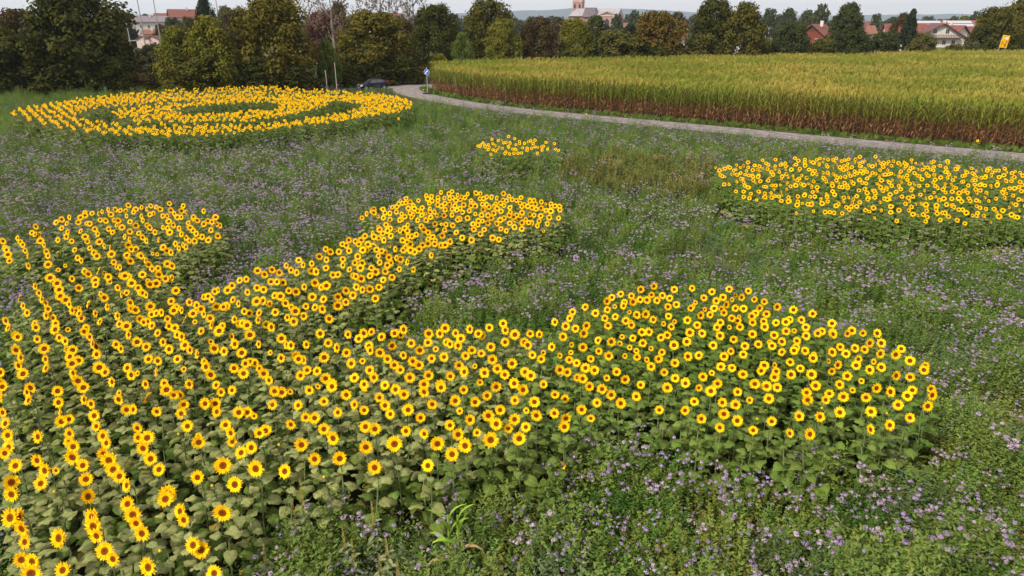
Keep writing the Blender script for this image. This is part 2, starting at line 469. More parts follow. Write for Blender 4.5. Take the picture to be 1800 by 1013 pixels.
for s in range(4): P_SRC.append(plant_mesh(90 + s, 1.5, .088 + .005*s, s == 0))      # 22-25 distant beds
# heads as x, y, z in centimetres and kind (0 open, 1 small, 2 edge-on, 3 bud)
A="""-347,621,152,0 -566,627,146,0 -530,630,148,0 -435,640,143,0 -479,646,150,0 -577,646,146,0 -592,649,146,0 -497,660,149,0 -432,663,147,3 -391,666,153,0 -383,667,145,0 -605,676,149,0 -517,680,155,0 -568,684,148,0 -472,698,143,0 -625,700,149,0 -536,704,149,0 -485,711,148,0 -646,712,156,0 -425,715,150,0 -492,719,155,0 -641,720,151,0 -378,724,154,0 -552,727,144,0 -435,728,153,0 -516,749,148,0 -470,759,148,0 -624,766,155,3 -581,768,145,2 -472,770,148,0 -689,773,145,0 -655,786,153,0 -419,788,148,3 -387,789,149,0 -700,791,151,2 -545,799,140,0 -446,805,149,0 -605,805,146,0 -267,805,150,3 -559,809,148,0 -365,813,158,0 -651,814,154,1 -325,815,152,0 -120,816,161,0 -676,825,146,0 -511,826,147,0 -199,828,149,0 -419,829,152,0 -625,833,149,0 -583,834,141,0 -725,835,147,0 -696,841,152,0 -595,847,148,0 -747,849,159,0 -255,850,149,0 -536,852,147,0 -89,855,153,0 -402,856,155,0 -659,862,143,0 -614,866,146,0 -299,870,134,0 -221,875,152,0 -559,876,149,0 -71,877,153,0 -764,878,149,0 -397,881,147,0 -179,883,152,0 -618,884,153,0 -114,885,151,0 -273,888,159,0 -674,889,143,0 -480,889,151,0 -726,892,159,0 -33,894,152,0 -561,895,155,0 11,896,153,0 -326,897,141,0 -362,899,140,3 -687,900,144,0 -578,900,152,0 -436,905,157,0 -436,905,141,0 -636,906,151,0 -489,909,148,1 -788,911,149,0 -396,915,150,0 -696,918,148,0 -85,918,146,0 -138,918,147,0 -527,921,145,3 -216,921,154,0 -168,926,147,0 -593,927,152,0 -392,930,145,0 22,931,151,0 -300,933,146,0 -663,935,150,0 -56,935,138,1 -99,936,151,0 -25,937,153,0 -235,940,146,0 -812,941,154,0 -6,941,142,0 -460,942,148,0 -355,942,149,0 -522,943,145,0 -764,950,150,3 -68,951,152,0 -148,954,154,0 -732,955,146,0 4,957,149,0 -722,959,148,0 -322,961,149,0 -337,963,149,0 -481,964,159,0 -424,970,147,1 -39,970,148,0 40,972,147,0 -745,975,153,0 -691,976,144,0 -201,976,147,0 -636,977,155,0 -452,978,149,0 -288,978,149,0 -589,981,149,0 -439,982,147,0 -847,983,146,0 -246,985,149,0 -552,986,142,0 -173,986,149,0 -20,989,147,0 24,989,146,1 -549,993,155,0 -264,996,153,0 -359,997,151,0 -88,997,140,1 -134,999,152,0 -641,1002,140,0 -816,1005,153,0 -714,1008,150,0 -863,1010,156,0 -770,1010,150,0 -216,1010,143,0 38,1010,150,0 -522,1011,146,0 -320,1013,149,0 -63,1013,148,0 -97,1017,148,0 -411,1019,139,0 -509,1020,141,0 5,1020,147,0 -624,1022,151,2 -43,1024,154,0 -736,1025,149,0 -228,1026,149,0 -678,1027,144,0 -585,1033,150,0 -410,1034,157,0 -398,1035,154,0 -187,1035,150,0 -842,1039,150,0 -288,1039,147,0 -789,1040,155,0 -579,1041,146,0 -153,1042,151,0 19,1044,154,0 -203,1045,154,0 -491,1051,149,0 -607,1053,146,0 -356,1053,148,0 -85,1053,149,0 -846,1054,151,0 -898,1058,150,0 -392,1058,142,1 -28,1058,152,0 -260,1058,157,0 -696,1060,148,1 -224,1060,154,0 -343,1061,151,1 -318,1061,151,0 -516,1062,139,0 4,1063,156,0 -126,1064,147,0 -156,1065,153,0 -762,1067,149,0 -263,1070,146,0 56,1070,150,0 -652,1070,154,0 -618,1070,154,0 -772,1072,155,0 -322,1072,150,0 -913,1075,151,0 -716,1078,152,0 -128,1081,143,0 -580,1081,145,0 -111,1087,157,0 -438,1087,149,0 -58,1090,143,1 -285,1092,151,0 -185,1092,152,0 -13,1093,157,0 -250,1094,151,0 -795,1094,147,0 -338,1094,149,0 34,1095,154,0 -539,1095,138,0 -690,1096,151,0 -796,1098,159,0 -385,1101,151,0 -50,1102,156,0 -551,1106,146,0 -153,1107,148,0 -491,1107,152,0 -744,1108,151,0 -896,1109,148,0 -27,1116,157,0 -458,1116,147,0 24,1118,149,0 -206,1119,153,0 -88,1119,149,0 -761,1120,160,0 -564,1120,156,0 -360,1120,150,0 -658,1122,149,0 -949,1124,148,0 -865,1127,152,0 -697,1127,145,1 -265,1129,147,0 -382,1131,146,0 -717,1132,153,0 -472,1135,150,0 -520,1136,150,0 -925,1140,150,0 -221,1142,151,0 -618,1143,145,1 -100,1145,149,0 0,1146,152,0 -581,1151,154,0 -836,1157,149,0 -672,1157,150,0 -507,1158,150,0 -438,1159,161,0 -71,1160,139,1 -933,1161,154,0 -178,1163,140,0 -397,1163,148,0 -407,1164,150,0 -891,1166,155,0 -190,1169,145,0 -130,1169,154,0 -696,1169,153,0 -38,1170,148,0 -309,1171,139,0 -154,1171,150,0 -494,1171,142,0 56,1172,148,0 -89,1174,154,0 -837,1177,145,0 -645,1177,149,0 -506,1178,142,0 -362,1178,151,0 -289,1179,140,1 -607,1181,151,0 -241,1182,143,0 -806,1188,147,0 -420,1191,150,0 -862,1192,143,0 -78,1194,156,0 -60,1194,149,0 -561,1195,151,0 -258,1197,145,0 -968,1198,154,0 -277,1199,152,0 40,1199,143,0 -581,1199,155,0 -213,1200,146,0 -670,1200,158,0 -325,1203,149,0 -916,1203,154,0 -531,1204,146,0 -344,1208,152,0 -182,1211,147,0 -771,1211,149,0 -545,1211,157,0 -870,1215,142,0 -479,1215,147,1 -723,1216,149,0 -283,1217,152,0 -151,1217,149,1 -42,1218,152,0 31,1218,151,0 62,1218,140,1 -639,1218,148,0 -438,1220,153,0 -831,1221,160,0 -107,1222,148,0 -988,1223,151,0 -828,1225,150,0 -124,1230,150,0 -102,1231,159,0 -654,1231,152,0 -892,1232,159,0 -894,1233,141,0 -169,1240,151,0 -454,1240,149,0 -203,1241,151,0 25,1241,148,0 -242,1242,142,0 -371,1244,151,0 -512,1245,146,0 -801,1246,147,0 -758,1247,145,0 -14,1248,145,0 -706,1248,145,0 -417,1249,145,0 -310,1251,152,0 -133,1256,143,0 -265,1257,157,0 -615,1260,146,1 -970,1262,147,0 -534,1262,154,0 -674,1263,153,0 6,1266,151,0 37,1266,156,0 -1014,1269,145,0 -867,1270,145,0 -786,1270,156,0 -393,1270,152,0 -474,1271,143,0 -241,1272,159,0 -600,1272,158,0 -171,1273,153,0 -148,1273,153,0 -69,1274,154,0 -305,1275,154,0 -338,1277,151,0 -116,1277,156,0 -935,1277,147,0 -223,1278,161,0 -579,1279,145,0 -63,1280,144,0 -230,1282,144,0 57,1283,145,0 -694,1284,146,0 -947,1288,157,0 -1035,1291,146,0 -139,1292,156,0 -739,1293,144,0 -294,1298,147,0 -502,1298,155,0 -88,1299,149,0 -897,1301,148,0 -706,1302,150,0 -894,1305,151,0 -14,1306,150,0 -654,1306,147,0 -1002,1309,148,0 -723,1312,156,0 -813,1313,155,0 -48,1316,147,0 -761,1316,149,0 -614,1319,150,0 -637,1321,152,0 -462,1321,160,0 -1073,1324,145,0 -563,1324,146,0 -970,1325,153,0 -949,1328,143,1 -19,1332,154,0 -576,1332,147,0 -790,1338,155,0 -844,1340,149,0 -1027,1341,150,0 -1092,1347,150,0 -589,1347,145,0 -790,1353,144,0 -894,1354,146,0 -396,1354,150,0 -854,1356,157,0 -535,1357,140,0 -656,1359,153,0 -809,1360,148,0 -553,1361,150,0 -751,1363,146,0 -605,1363,149,0 -1015,1365,151,0 -1001,1365,151,0 -491,1367,153,0 -695,1368,145,1 -944,1371,141,0 -766,1371,155,0 -949,1375,151,0 -719,1375,146,2 -476,1380,156,0 -459,1380,149,0 -785,1384,149,0 -681,1385,152,0 -798,1388,152,0 -972,1389,158,0 -924,1391,149,0 -708,1392,150,0 -1079,1396,149,0 -386,1396,163,0 -596,1398,153,0 -564,1399,147,0 -422,1399,154,0 -529,1402,148,0 -975,1404,145,0 -738,1404,152,0 -589,1406,144,0 -843,1407,151,0 -697,1409,155,0 -853,1411,152,0 -1042,1412,151,0 -761,1413,148,0 -812,1414,157,0 -652,1422,154,0 -446,1424,148,0 -647,1425,152,0 -670,1427,147,0 -1003,1428,151,0 -921,1433,149,0 -717,1433,152,0 -766,1434,149,0 -624,1439,151,0 -582,1439,154,0 -471,1439,147,0 -1120,1443,145,0 -568,1443,159,0 -507,1446,144,0 -781,1447,159,0 -743,1454,150,0 -434,1456,152,0 -523,1457,149,0 -882,1458,151,0 -1030,1459,153,0 -1004,1459,140,1 -982,1463,144,2 -563,1465,143,0 -1083,1466,145,0 -696,1466,149,0 -1093,1470,153,0 -649,1470,153,0 -540,1477,152,0 -952,1478,147,0 -1054,1478,154,0 -469,1487,150,0 -409,1488,153,0 -558,1489,148,0 -861,1491,149,0 -717,1494,146,0 -926,1504,154,0 -1122,1505,151,0 -877,1508,152,0 -1173,1508,147,2 -514,1511,155,0 -981,1513,145,0 -1079,1515,159,0 -710,1517,152,0 -633,1519,145,0 -534,1520,155,0 -890,1521,152,0 -739,1521,137,0 -927,1526,144,0 -598,1530,149,0 -685,1531,145,0 -446,1531,158,0 -901,1534,154,0 -813,1537,150,0 -461,1542,156,0 -619,1545,153,0 -1053,1547,147,0 -478,1548,161,0 -717,1550,144,0 -881,1552,156,0 -1163,1554,148,0 -927,1555,154,0 -1110,1557,153,0 -869,1559,153,0 -1021,1563,151,0 -970,1566,143,0 -688,1566,150,0 -1135,1573,162,0 -513,1573,141,0 -583,1584,155,0 -600,1590,148,0 -570,1590,143,0 -1005,1594,162,0 -1005,1595,151,0 -680,1596,151,0 -1041,1597,153,0 -953,1597,148,0 -1147,1600,152,0 -1101,1601,155,0 -869,1604,155,0 -972,1609,156,0 -855,1610,149,0 -673,1620,144,0 -495,1623,163,0 -441,1624,153,0 -897,1629,154,0 -977,1630,146,0 -929,1630,143,1 -632,1638,154,0 -458,1640,147,0 -1086,1644,151,0 -512,1644,156,0 -1006,1649,146,0 -553,1649,149,0 -952,1652,148,0 -1072,1667,156,2 -1110,1668,151,0 -1061,1670,145,1 -935,1671,152,0 -606,1672,145,0 -577,1679,149,0 -666,1682,142,0 -628,1683,147,0 -487,1685,150,0 -1028,1688,153,0 -891,1689,151,0 -931,1693,149,0 -1273,1696,149,0 -1197,1696,148,1 -1223,1700,158,0 -555,1714,147,0 -1060,1726,143,0 -925,1731,150,0 -977,1734,143,0 -607,1734,141,0 -1027,1739,151,0 -1357,1745,147,0 -502,1749,151,0 -1167,1751,145,0 -1122,1751,159,0 -1214,1751,142,1 -992,1752,149,0 -578,1752,149,0 -544,1753,144,0 -1086,1761,144,0 -1091,1767,159,0 -1017,1777,150,0 -530,1782,151,0 -1197,1784,150,0 -1062,1787,148,0 -1391,1789,151,0 -1342,1797,148,0 -1287,1797,146,0 -1035,1801,150,0 -1163,1806,154,0 -955,1818,149,0 -485,1819,155,0 -1415,1820,155,0 -1306,1822,147,0 -510,1824,151,0 -524,1829,158,0 -1377,1838,152,0 -1135,1839,155,0 -1006,1839,141,1 -1079,1843,152,0 -925,1848,153,0 -1444,1854,155,0 -1073,1855,150,0 -1092,1856,162,0 -986,1857,144,0 -1254,1864,146,0 -1034,1867,140,1 -956,1868,145,0 -1345,1874,152,0 -1004,1874,149,0 -1219,1879,145,0 -1177,1881,153,0 -949,1881,150,0 -1428,1903,145,0 -1204,1906,150,0 -984,1908,151,0 -1383,1916,150,0 -931,1916,153,0 -1496,1920,152,0 -1249,1921,150,0 -1340,1929,148,0 -1080,1930,152,0 -1134,1940,153,0 -960,1944,147,0 -1054,1951,145,0 -1319,1957,140,0 -1475,1959,140,0 -910,1959,143,0 -1335,1962,154,0 -881,1962,153,0 -928,1962,150,0 -1280,1964,155,0 -979,1967,148,0 -993,1971,154,0 -1494,1977,146,0 -1116,1978,149,0 -1440,1980,154,0 -1428,1983,151,0 -1174,1986,146,0 -1255,1987,152,0 -951,1988,149,0 -957,1988,152,0 -1043,2001,150,0 -1470,2009,152,0 -923,2015,156,0 -1227,2017,150,0 -1100,2023,148,0 -983,2025,156,0 -1179,2026,153,0 -1153,2027,144,0 -1372,2028,146,0 -1294,2040,152,0 -1343,2045,148,0 -1071,2046,150,0 -1133,2059,153,0 -1221,2061,149,0 -1411,2062,147,0 -1043,2062,145,0 -1265,2063,151,0 -1179,2065,154,0 -1019,2084,148,0 -1509,2087,144,0 -1493,2095,140,2 -979,2095,149,0 -1078,2098,150,0 -1344,2099,153,0 -1259,2100,150,0 -956,2103,158,0 -931,2104,147,0 -942,2106,153,0 -1387,2111,153,0 -1121,2115,139,0 -1432,2122,150,0 -1175,2123,145,0 -1230,2126,150,0 -1107,2130,152,0 -1452,2132,156,0 -1271,2132,151,0 -1047,2134,150,0 -1476,2138,145,0 -1380,2142,144,0 -1322,2150,148,0 -1204,2156,151,0 -1028,2158,151,0 -996,2164,148,0 -1449,2167,153,0 -1307,2171,146,0 -1353,2172,147,0 -975,2178,153,0 -1090,2182,152,0 -1425,2186,154,0 -1109,2195,152,0 -1056,2195,153,0 -1159,2199,151,0 -1059,2201,141,0 -1154,2216,149,0 -1240,2216,146,0 -1429,2217,145,0 -1291,2219,148,0 -1348,2228,153,0 -1134,2228,156,0 -1415,2235,149,0 -1222,2237,150,0 -1216,2250,147,0 -1449,2251,148,0 -1045,2252,152,0 -1121,2253,155,0 -1406,2255,146,0 -1289,2261,151,0 -1110,2262,149,0 -1377,2267,154,0 -1286,2272,153,0 -1203,2273,151,0 -1167,2273,151,0 -1341,2275,151,0 -1359,2277,150,0 -1406,2278,146,0 -1331,2288,147,0 -1260,2295,152,0 -1339,2326,151,0 -1153,2336,148,0 -1251,2340,147,0 -1304,2343,148,0 -1272,2345,147,0 -1216,2367,151,0"""
B="""465,911,151,0 566,924,151,0 441,927,142,0 83,929,153,0 384,931,145,0 413,935,159,0 332,936,147,0 609,946,145,0 305,949,155,0 395,949,155,3 87,952,154,0 497,952,157,0 366,956,147,0 646,957,152,0 471,968,148,0 348,970,151,0 130,971,142,1 591,974,153,0 510,976,159,3 619,976,149,3 545,983,146,0 116,987,149,0 246,989,147,0 289,989,146,0 71,990,140,0 305,996,159,0 352,996,157,0 375,996,153,0 648,997,152,0 699,998,151,0 529,1005,157,0 144,1007,150,0 184,1007,149,0 73,1017,160,0 721,1025,151,0 442,1026,147,0 570,1027,150,0 680,1027,150,0 214,1028,150,0 511,1030,142,0 547,1031,154,0 653,1033,155,0 92,1035,141,0 614,1035,144,0 344,1036,156,0 511,1038,152,0 392,1040,152,0 415,1041,135,1 173,1042,145,0 273,1055,152,0 706,1057,150,0 159,1059,147,0 468,1059,150,0 740,1059,151,0 227,1061,154,0 429,1063,155,0 679,1063,153,3 647,1065,149,0 453,1069,147,0 540,1069,148,0 333,1070,143,1 309,1072,151,0 585,1074,150,0 612,1077,138,1 139,1079,141,0 311,1079,151,0 369,1080,146,0 204,1088,150,0 171,1090,152,1 474,1091,153,0 721,1094,151,0 542,1095,157,0 609,1098,155,0 297,1098,147,0 129,1102,144,0 119,1103,146,0 704,1108,150,0 753,1109,155,0 643,1109,140,1 512,1110,148,0 101,1110,153,0 351,1111,143,0 425,1113,147,0 459,1117,152,0 369,1118,147,1 489,1122,149,0 407,1123,155,0 662,1123,147,0 194,1124,146,0 153,1125,149,0 388,1129,154,0 284,1130,142,0 89,1131,147,0 688,1132,148,0 773,1138,153,0 602,1141,142,0 474,1143,153,0 648,1145,147,0 263,1149,144,0 139,1149,141,0 547,1152,140,0 753,1154,155,0 619,1156,148,0 499,1156,150,1 309,1156,148,0 123,1158,147,0 529,1159,146,0 404,1165,156,0 185,1170,156,0 734,1171,154,0 110,1171,147,0 281,1171,149,0 696,1173,144,1 666,1174,147,0 338,1175,148,0 152,1177,146,0 581,1179,144,0 360,1179,152,0 241,1179,149,0 712,1184,149,0 262,1187,147,1 621,1189,156,0 619,1192,139,1 451,1194,150,0 115,1196,150,1 169,1196,153,0 550,1197,150,0 654,1199,143,0 593,1203,145,1 222,1203,144,1 575,1204,153,0 94,1204,139,1 531,1206,147,0 319,1212,154,0 246,1213,147,1 79,1216,149,0 435,1219,145,0 298,1219,141,0 773,1220,147,0 462,1221,151,0 701,1221,145,0 682,1222,150,0 141,1224,152,0 735,1227,153,0 656,1229,150,0 402,1230,150,0 236,1233,146,1 572,1238,142,0 543,1241,154,0 721,1242,147,0 200,1243,153,0 526,1244,139,0 264,1244,148,0 498,1245,148,0 353,1246,148,0 282,1247,138,1 577,1250,151,0 449,1252,149,0 121,1252,142,1 175,1255,149,0 220,1257,143,1 652,1258,156,0 303,1258,149,0 424,1262,153,0 146,1263,159,0 104,1263,149,0 528,1264,144,1 747,1268,156,0 603,1269,151,0 390,1272,154,0 365,1273,155,0 320,1276,151,0 282,1277,153,0 542,1280,150,0 694,1282,146,0 251,1284,143,0 634,1285,152,0 499,1286,150,0 569,1288,149,0 270,1289,154,0 230,1293,142,1 709,1295,156,0 670,1296,151,0 614,1300,152,0 738,1304,142,0 201,1304,154,0 478,1305,154,0 530,1305,155,0 652,1306,148,0 113,1311,158,0 134,1311,150,0 676,1317,159,0 392,1319,152,0 435,1319,144,0 253,1320,151,0 338,1320,153,0 604,1329,143,1 513,1330,150,0 159,1332,146,0 586,1335,152,0 92,1336,149,0 376,1338,154,0 245,1344,152,0 328,1349,145,1 472,1351,142,1 125,1352,157,0 306,1353,152,0 519,1355,154,0 575,1358,144,0 454,1359,142,0 548,1359,145,0 631,1362,145,0 260,1362,145,1 480,1365,151,0 554,1365,156,0 495,1369,143,0 273,1371,157,0 204,1372,146,0 293,1374,153,0 660,1376,156,0 612,1376,142,0 227,1376,145,0 466,1380,153,0 416,1381,152,0 184,1382,150,0 620,1384,156,0 538,1386,148,0 361,1387,138,1 347,1388,143,0 440,1391,143,0 510,1406,141,1 453,1409,150,0 136,1409,148,0 520,1412,154,0 215,1415,149,0 403,1418,146,0 505,1421,151,0 599,1422,151,0 475,1425,144,0 372,1427,154,0 253,1428,150,0 267,1428,142,1 487,1433,154,0 564,1433,146,0 167,1434,148,0 357,1441,143,0 278,1451,150,0 418,1452,146,1 445,1452,138,1 471,1456,151,0 219,1457,149,0 238,1458,139,1 583,1459,152,0 335,1459,148,0 312,1461,151,0 531,1464,154,0 297,1464,154,0 263,1476,144,0 448,1478,154,0 516,1482,148,1 568,1482,146,0 370,1484,146,0 497,1491,148,0 434,1493,140,1 355,1495,150,0 237,1500,143,0 283,1500,146,0 331,1504,149,0 564,1516,149,0 260,1516,147,0 478,1517,146,0 521,1525,155,0 435,1536,148,0 311,1537,150,0 542,1538,140,1 393,1540,150,0 349,1567,147,0"""
C="""-386,1467,145,0 -318,1471,150,0 -371,1478,154,0 -398,1524,149,0 -361,1535,151,0 -343,1535,148,0 -378,1546,150,0 -326,1559,150,0 -376,1595,151,0 -323,1604,149,0 -393,1612,151,0 -304,1621,151,0 -361,1630,153,0 -348,1638,153,0 -408,1651,145,0 -396,1681,151,0 -332,1682,147,0 -368,1685,154,0 -297,1696,147,0 -430,1702,140,0 -331,1711,154,0 -262,1711,141,0 -278,1718,153,0 -451,1720,143,0 -421,1729,152,0 -355,1732,148,0 -404,1741,150,0 -302,1751,148,0 -330,1757,142,0 -419,1760,153,0 -315,1766,149,0 -336,1768,155,0 -464,1774,148,0 -279,1787,162,0 -369,1790,148,0 -224,1802,145,0 -275,1829,145,0 -420,1831,154,0 -368,1833,149,0 -307,1835,148,0 -301,1836,155,0 -461,1838,148,0 -383,1839,154,0 -361,1842,146,0 -413,1844,148,0 -264,1848,151,0 -334,1863,147,0 -241,1868,162,0 -441,1877,151,0 -193,1881,155,0 -204,1883,148,0 -418,1892,147,0 -295,1894,146,0 -482,1896,148,0 -118,1901,156,0 -495,1904,149,0 -226,1905,150,0 -406,1909,142,0 -262,1912,141,0 -375,1915,152,0 -308,1917,150,0 -182,1920,150,0 -461,1923,153,0 -406,1927,158,0 -448,1943,145,0 -39,1943,149,0 -228,1944,147,0 -148,1946,157,0 -486,1947,143,0 -397,1948,148,0 -366,1948,135,1 -298,1951,153,0 -361,1953,158,0 -237,1955,156,0 -58,1958,151,0 -329,1965,143,0 -253,1972,143,0 -211,1979,152,0 -390,1982,154,0 -423,1993,153,0 -316,1996,147,0 -293,2010,146,0 -320,2011,155,0 -257,2011,149,0 -381,2011,152,0 -451,2011,141,0 -270,2012,160,0 30,2014,157,0 -171,2017,149,0 -344,2018,155,0 -98,2026,143,0 -336,2028,148,0 -118,2030,151,0 -378,2044,152,0 -364,2047,148,1 -413,2051,144,0 -335,2052,154,0 -17,2052,145,0 -87,2053,151,0 8,2060,153,0 -284,2067,155,0 -212,2067,146,0 -35,2072,147,0 -108,2081,153,0 -210,2096,152,0 -124,2097,155,0 -427,2100,147,1 81,2100,149,0 -240,2103,139,1 113,2105,153,0 101,2105,135,1 -403,2108,144,0 -49,2111,147,0 -334,2114,149,0 -7,2115,153,0 -78,2118,148,0 32,2121,146,0 -248,2122,150,0 54,2123,149,0 64,2127,146,0 -108,2133,155,0 -176,2136,152,0 -192,2136,141,0 -38,2152,149,0 5,2152,162,0 -366,2155,147,0 -419,2156,158,0 -231,2156,142,1 -172,2163,153,0 10,2165,145,0 -309,2166,148,0 -98,2166,144,0 122,2168,153,0 -401,2173,144,0 89,2174,144,0 -364,2175,151,0 -283,2176,145,0 -26,2177,149,0 -268,2181,148,0 -68,2181,149,0 -147,2184,149,0 95,2189,154,0 -298,2190,152,0 154,2191,146,0 -404,2197,164,0 -356,2197,152,0 -482,2202,159,0 -334,2202,144,0 46,2203,142,0 -501,2210,140,0 -80,2213,152,0 15,2213,152,0 -61,2214,154,0 -200,2217,152,0 -228,2218,151,0 -102,2222,150,0 -9,2223,146,0 74,2224,150,0 -464,2228,151,0 -451,2228,146,1 130,2228,159,0 -305,2230,158,0 -37,2235,157,0 34,2236,155,0 -262,2239,154,0 -373,2240,151,0 60,2244,147,0 -319,2247,152,0 -335,2249,141,0 -431,2251,151,0 -145,2252,154,0 -187,2254,155,0 -278,2255,151,0 -256,2258,137,0 -168,2258,144,0 28,2262,138,0 -6,2267,149,0 -396,2273,145,0 -205,2276,154,0 -350,2277,145,0 -297,2278,147,1 -281,2278,159,0 -126,2282,140,0 -484,2283,150,0 -475,2283,152,0 -99,2284,152,0 -51,2284,153,0 -443,2285,153,0 117,2285,147,0 165,2287,150,0 83,2288,151,0 -230,2291,150,0 148,2297,159,0 34,2298,160,0 -180,2299,153,0 -227,2302,136,0 101,2302,152,0 -142,2303,159,0 -7,2305,151,0 -339,2308,151,0 -80,2309,152,0 -312,2311,148,0 -168,2312,160,0 -128,2317,151,0 -394,2319,159,0 -362,2322,144,0 -344,2324,156,0 -418,2326,150,0 -88,2329,159,0 70,2329,146,0 -199,2330,151,0 -248,2334,149,0 -260,2335,157,0 -62,2341,146,0 -28,2341,152,0 -406,2347,143,0 56,2347,147,0 168,2350,149,0 140,2357,146,0 -388,2363,151,0 -238,2365,152,0 138,2367,154,0 -58,2370,153,0 -105,2376,146,0 44,2376,149,0 83,2376,143,0 -468,2377,138,1 -41,2377,149,0 -295,2381,148,0 -223,2381,145,0 -379,2382,146,0 29,2388,150,0 -139,2396,147,0 79,2396,152,0 -367,2405,151,0 106,2405,150,0 -288,2406,152,0 -20,2408,151,0 -304,2412,155,0 -268,2412,151,0 -203,2417,148,0 -103,2421,152,0 65,2426,145,0 -216,2432,157,0 -341,2433,150,0 -150,2433,149,0 -55,2434,152,0 -386,2438,150,0 -74,2440,158,0 -33,2445,149,0 -228,2448,151,0 -172,2449,149,0 66,2449,148,0 124,2449,138,1 -248,2452,154,0 16,2453,141,0 1,2455,144,0 33,2458,149,0 -190,2465,145,0 -273,2467,148,0 -118,2471,147,0 -297,2472,149,0 -201,2472,154,0 -93,2476,153,0 -414,2480,137,1 -319,2493,151,0 -11,2496,147,0 -134,2502,154,0 -32,2505,155,0 -236,2508,150,0 -166,2511,147,0 -189,2517,142,0 -119,2522,147,0 -269,2550,145,0 -229,2564,145,0"""

def rd(s): return [tuple(int(k) for k in q.split(',')) for q in s.split()]
heads = [(x/100, y/100, z/100, k, p) for p, S in (('A', A), ('B', B), ('C', C)) for x, y, z, k in rd(S)]
lone = [(26.0, 38.5, 1.35, 0, 'single sunflower standing alone in the meadow in front of the pale lane at the right'),
        (5.61, 53.0, 1.05, 1, 'tiny single sunflower among the weeds near the lane, far from every bed'),
        (-8.24, 50.7, 1.0, 0, 'single low sunflower just outside the right end of the big ring bed'),
        (.82, 9.31, .78, 1, 'small low sunflower hanging at the foot of the gap between the two front beds')]
heads.sort(key=lambda h: math.hypot(h[0], h[1]))
NEAR, REST = heads[:296], heads[296:]
ROW = Vector((0.785, 0.62)); ALONG = Vector((-0.62, 0.785))
ORD = ['first', 'second', 'third', 'fourth', 'fifth', 'sixth', 'seventh', 'eighth', 'ninth', 'tenth', 'eleventh', 'twelfth', 'thirteenth', 'fourteenth', 'fifteenth', 'sixteenth', 'seventeenth', 'eighteenth', 'nineteenth', 'twentieth']
def ordn(i): return ORD[i] if i < 20 else ('twenty-' + ORD[i - 20] if i < 29 else 'thirty-something')

def sunflower(x, y, z, kind, label, group, pale, seed):
    r = random.Random(seed)
    root = empty('sunflower', (x, y, 0), 0, label, 'sunflower', group)
    d = face_dir(r, kind == 2)
    MB().tube(stem_points(z, d, r), [.015, .013, .011, .010, .013], 6, 0, cap=False).build('stem', M_stem, root, True)
    nl = (12 if pale else 14) if z > 1.2 else 8
    for t, M in leaf_slots(z, r, nl):
        if t < .15 and r.random() < .45: me = me_leafY
        else: me = (me_leafL if (pale and t > r.uniform(.3, .6)) else me_leaf)[pick_leaf(t, r)]
        inst('leaf', me, root, M)
    size = {0: (r.uniform(.104, .132) if r.random() < .85 else .142) if y < 9 else r.uniform(.086, .112) if x > .5 else r.uniform(.093, .12), 1: r.uniform(.06, .08), 2: .125, 3: .05}[kind]
    HM = head_matrix(z, d, size, r)
    if kind == 3: inst('flower_bud', me_bud, root, HM)
    else:
        h = inst('flower_head', me_cal, root, HM)
        inst('petals', me_pet[r.randrange(5)], h, Matrix.Identity(4)); inst('seed_disc', me_disc, h, Matrix.Identity(4))
    return root
def paleness(x, y): return rnd.random() < (.4 + (y - 8) * .25 - x) / 2.6
LOOK = {0: 'sunflower', 1: 'small late sunflower', 2: 'sunflower turned edge-on', 3: 'green sunflower bud'}
rows = {}
for i, h in enumerate(NEAR):
    x, y, z, k, p = h
    bed = 'B' if p == 'B' else 'A'
    if bed == 'A': key = ('A', int(round(Vector((x, y)).dot(ROW) / .75)))
    else: key = ('B', int(round((x + .1 * y) / .8)))
    rows.setdefault(key, []).append((y, i))
kA = sorted(k for k in rows if k[0] == 'A'); kB = sorted(k for k in rows if k[0] == 'B')
LAB = {}
for ks_, side, bed in ((kA, 'left', 'left bed'), (kB, 'left', 'front right bed')):
    for ri, k in enumerate(ks_):
        for ci_, (y, i) in enumerate(sorted(rows[k])):
            LAB[i] = '%s in the %s, %s up the %s row from the left' % ('%s', bed, ordn(ci_), ordn(ri))
for i, (x, y, z, k, p) in enumerate(NEAR):
    sunflower(x, y, z, k, LAB[i] % LOOK[k], 'sunflowers at the near side of the front beds', paleness(x, y), 100 + i)
for i, (x, y, z, k, lab) in enumerate(lone):
    sunflower(x, y, z, k, lab, None, False, 900 + i)

# outlines of the beds on the ground
LEFT = [(-15.4, 18.4), (-15.4, 19.8), (-15.4, 21.2), (-15.3, 22.2), (-14.2, 23.7), (-12.3, 24.1), (-10.1, 22.6), (-9.2, 21.0), (-8.6, 19.2), (-8.9, 17.9), (-8.7, 16.5), (-7.9, 15.1), (-7.3, 14.6), (-7.0, 15.7), (-6.7, 16.9), (-5.5, 18.7), (-4.5, 20.1), (-5.0, 21.7), (-5.0, 23.2), (-3.8, 24.7), (-0.4, 25.8), (1.9, 24.2), (1.7, 21.0), (0.4, 19.8), (-0.5, 19.0), (-1.9, 17.6), (-2.6, 16.1), (-2.8, 14.9), (-3.0, 13.9), (-3.7, 13.2), (-3.3, 12.7), (-2.4, 13.2), (-0.8, 13.4), (-0.2, 13.6), (0.5, 12.8), (0.8, 13.2), (0.6, 10.2), (0.5, 8.6), (0.1, 8.7), (-0.3, 8.6), (-0.7, 8.5), (-0.9, 8.2), (-1.2, 7.9), (-1.9, 7.9), (-2.7, 7.9), (-3.4, 7.5), (-3.4, 7.0), (-3.5, 6.5), (-3.2, 5.8), (-6.1, 5.8), (-11.9, 13.6), (-11.1, 13.8), (-12.1, 15.5), (-11.7, 16.1), (-12.2, 16.3), (-13.3, 16.9)]
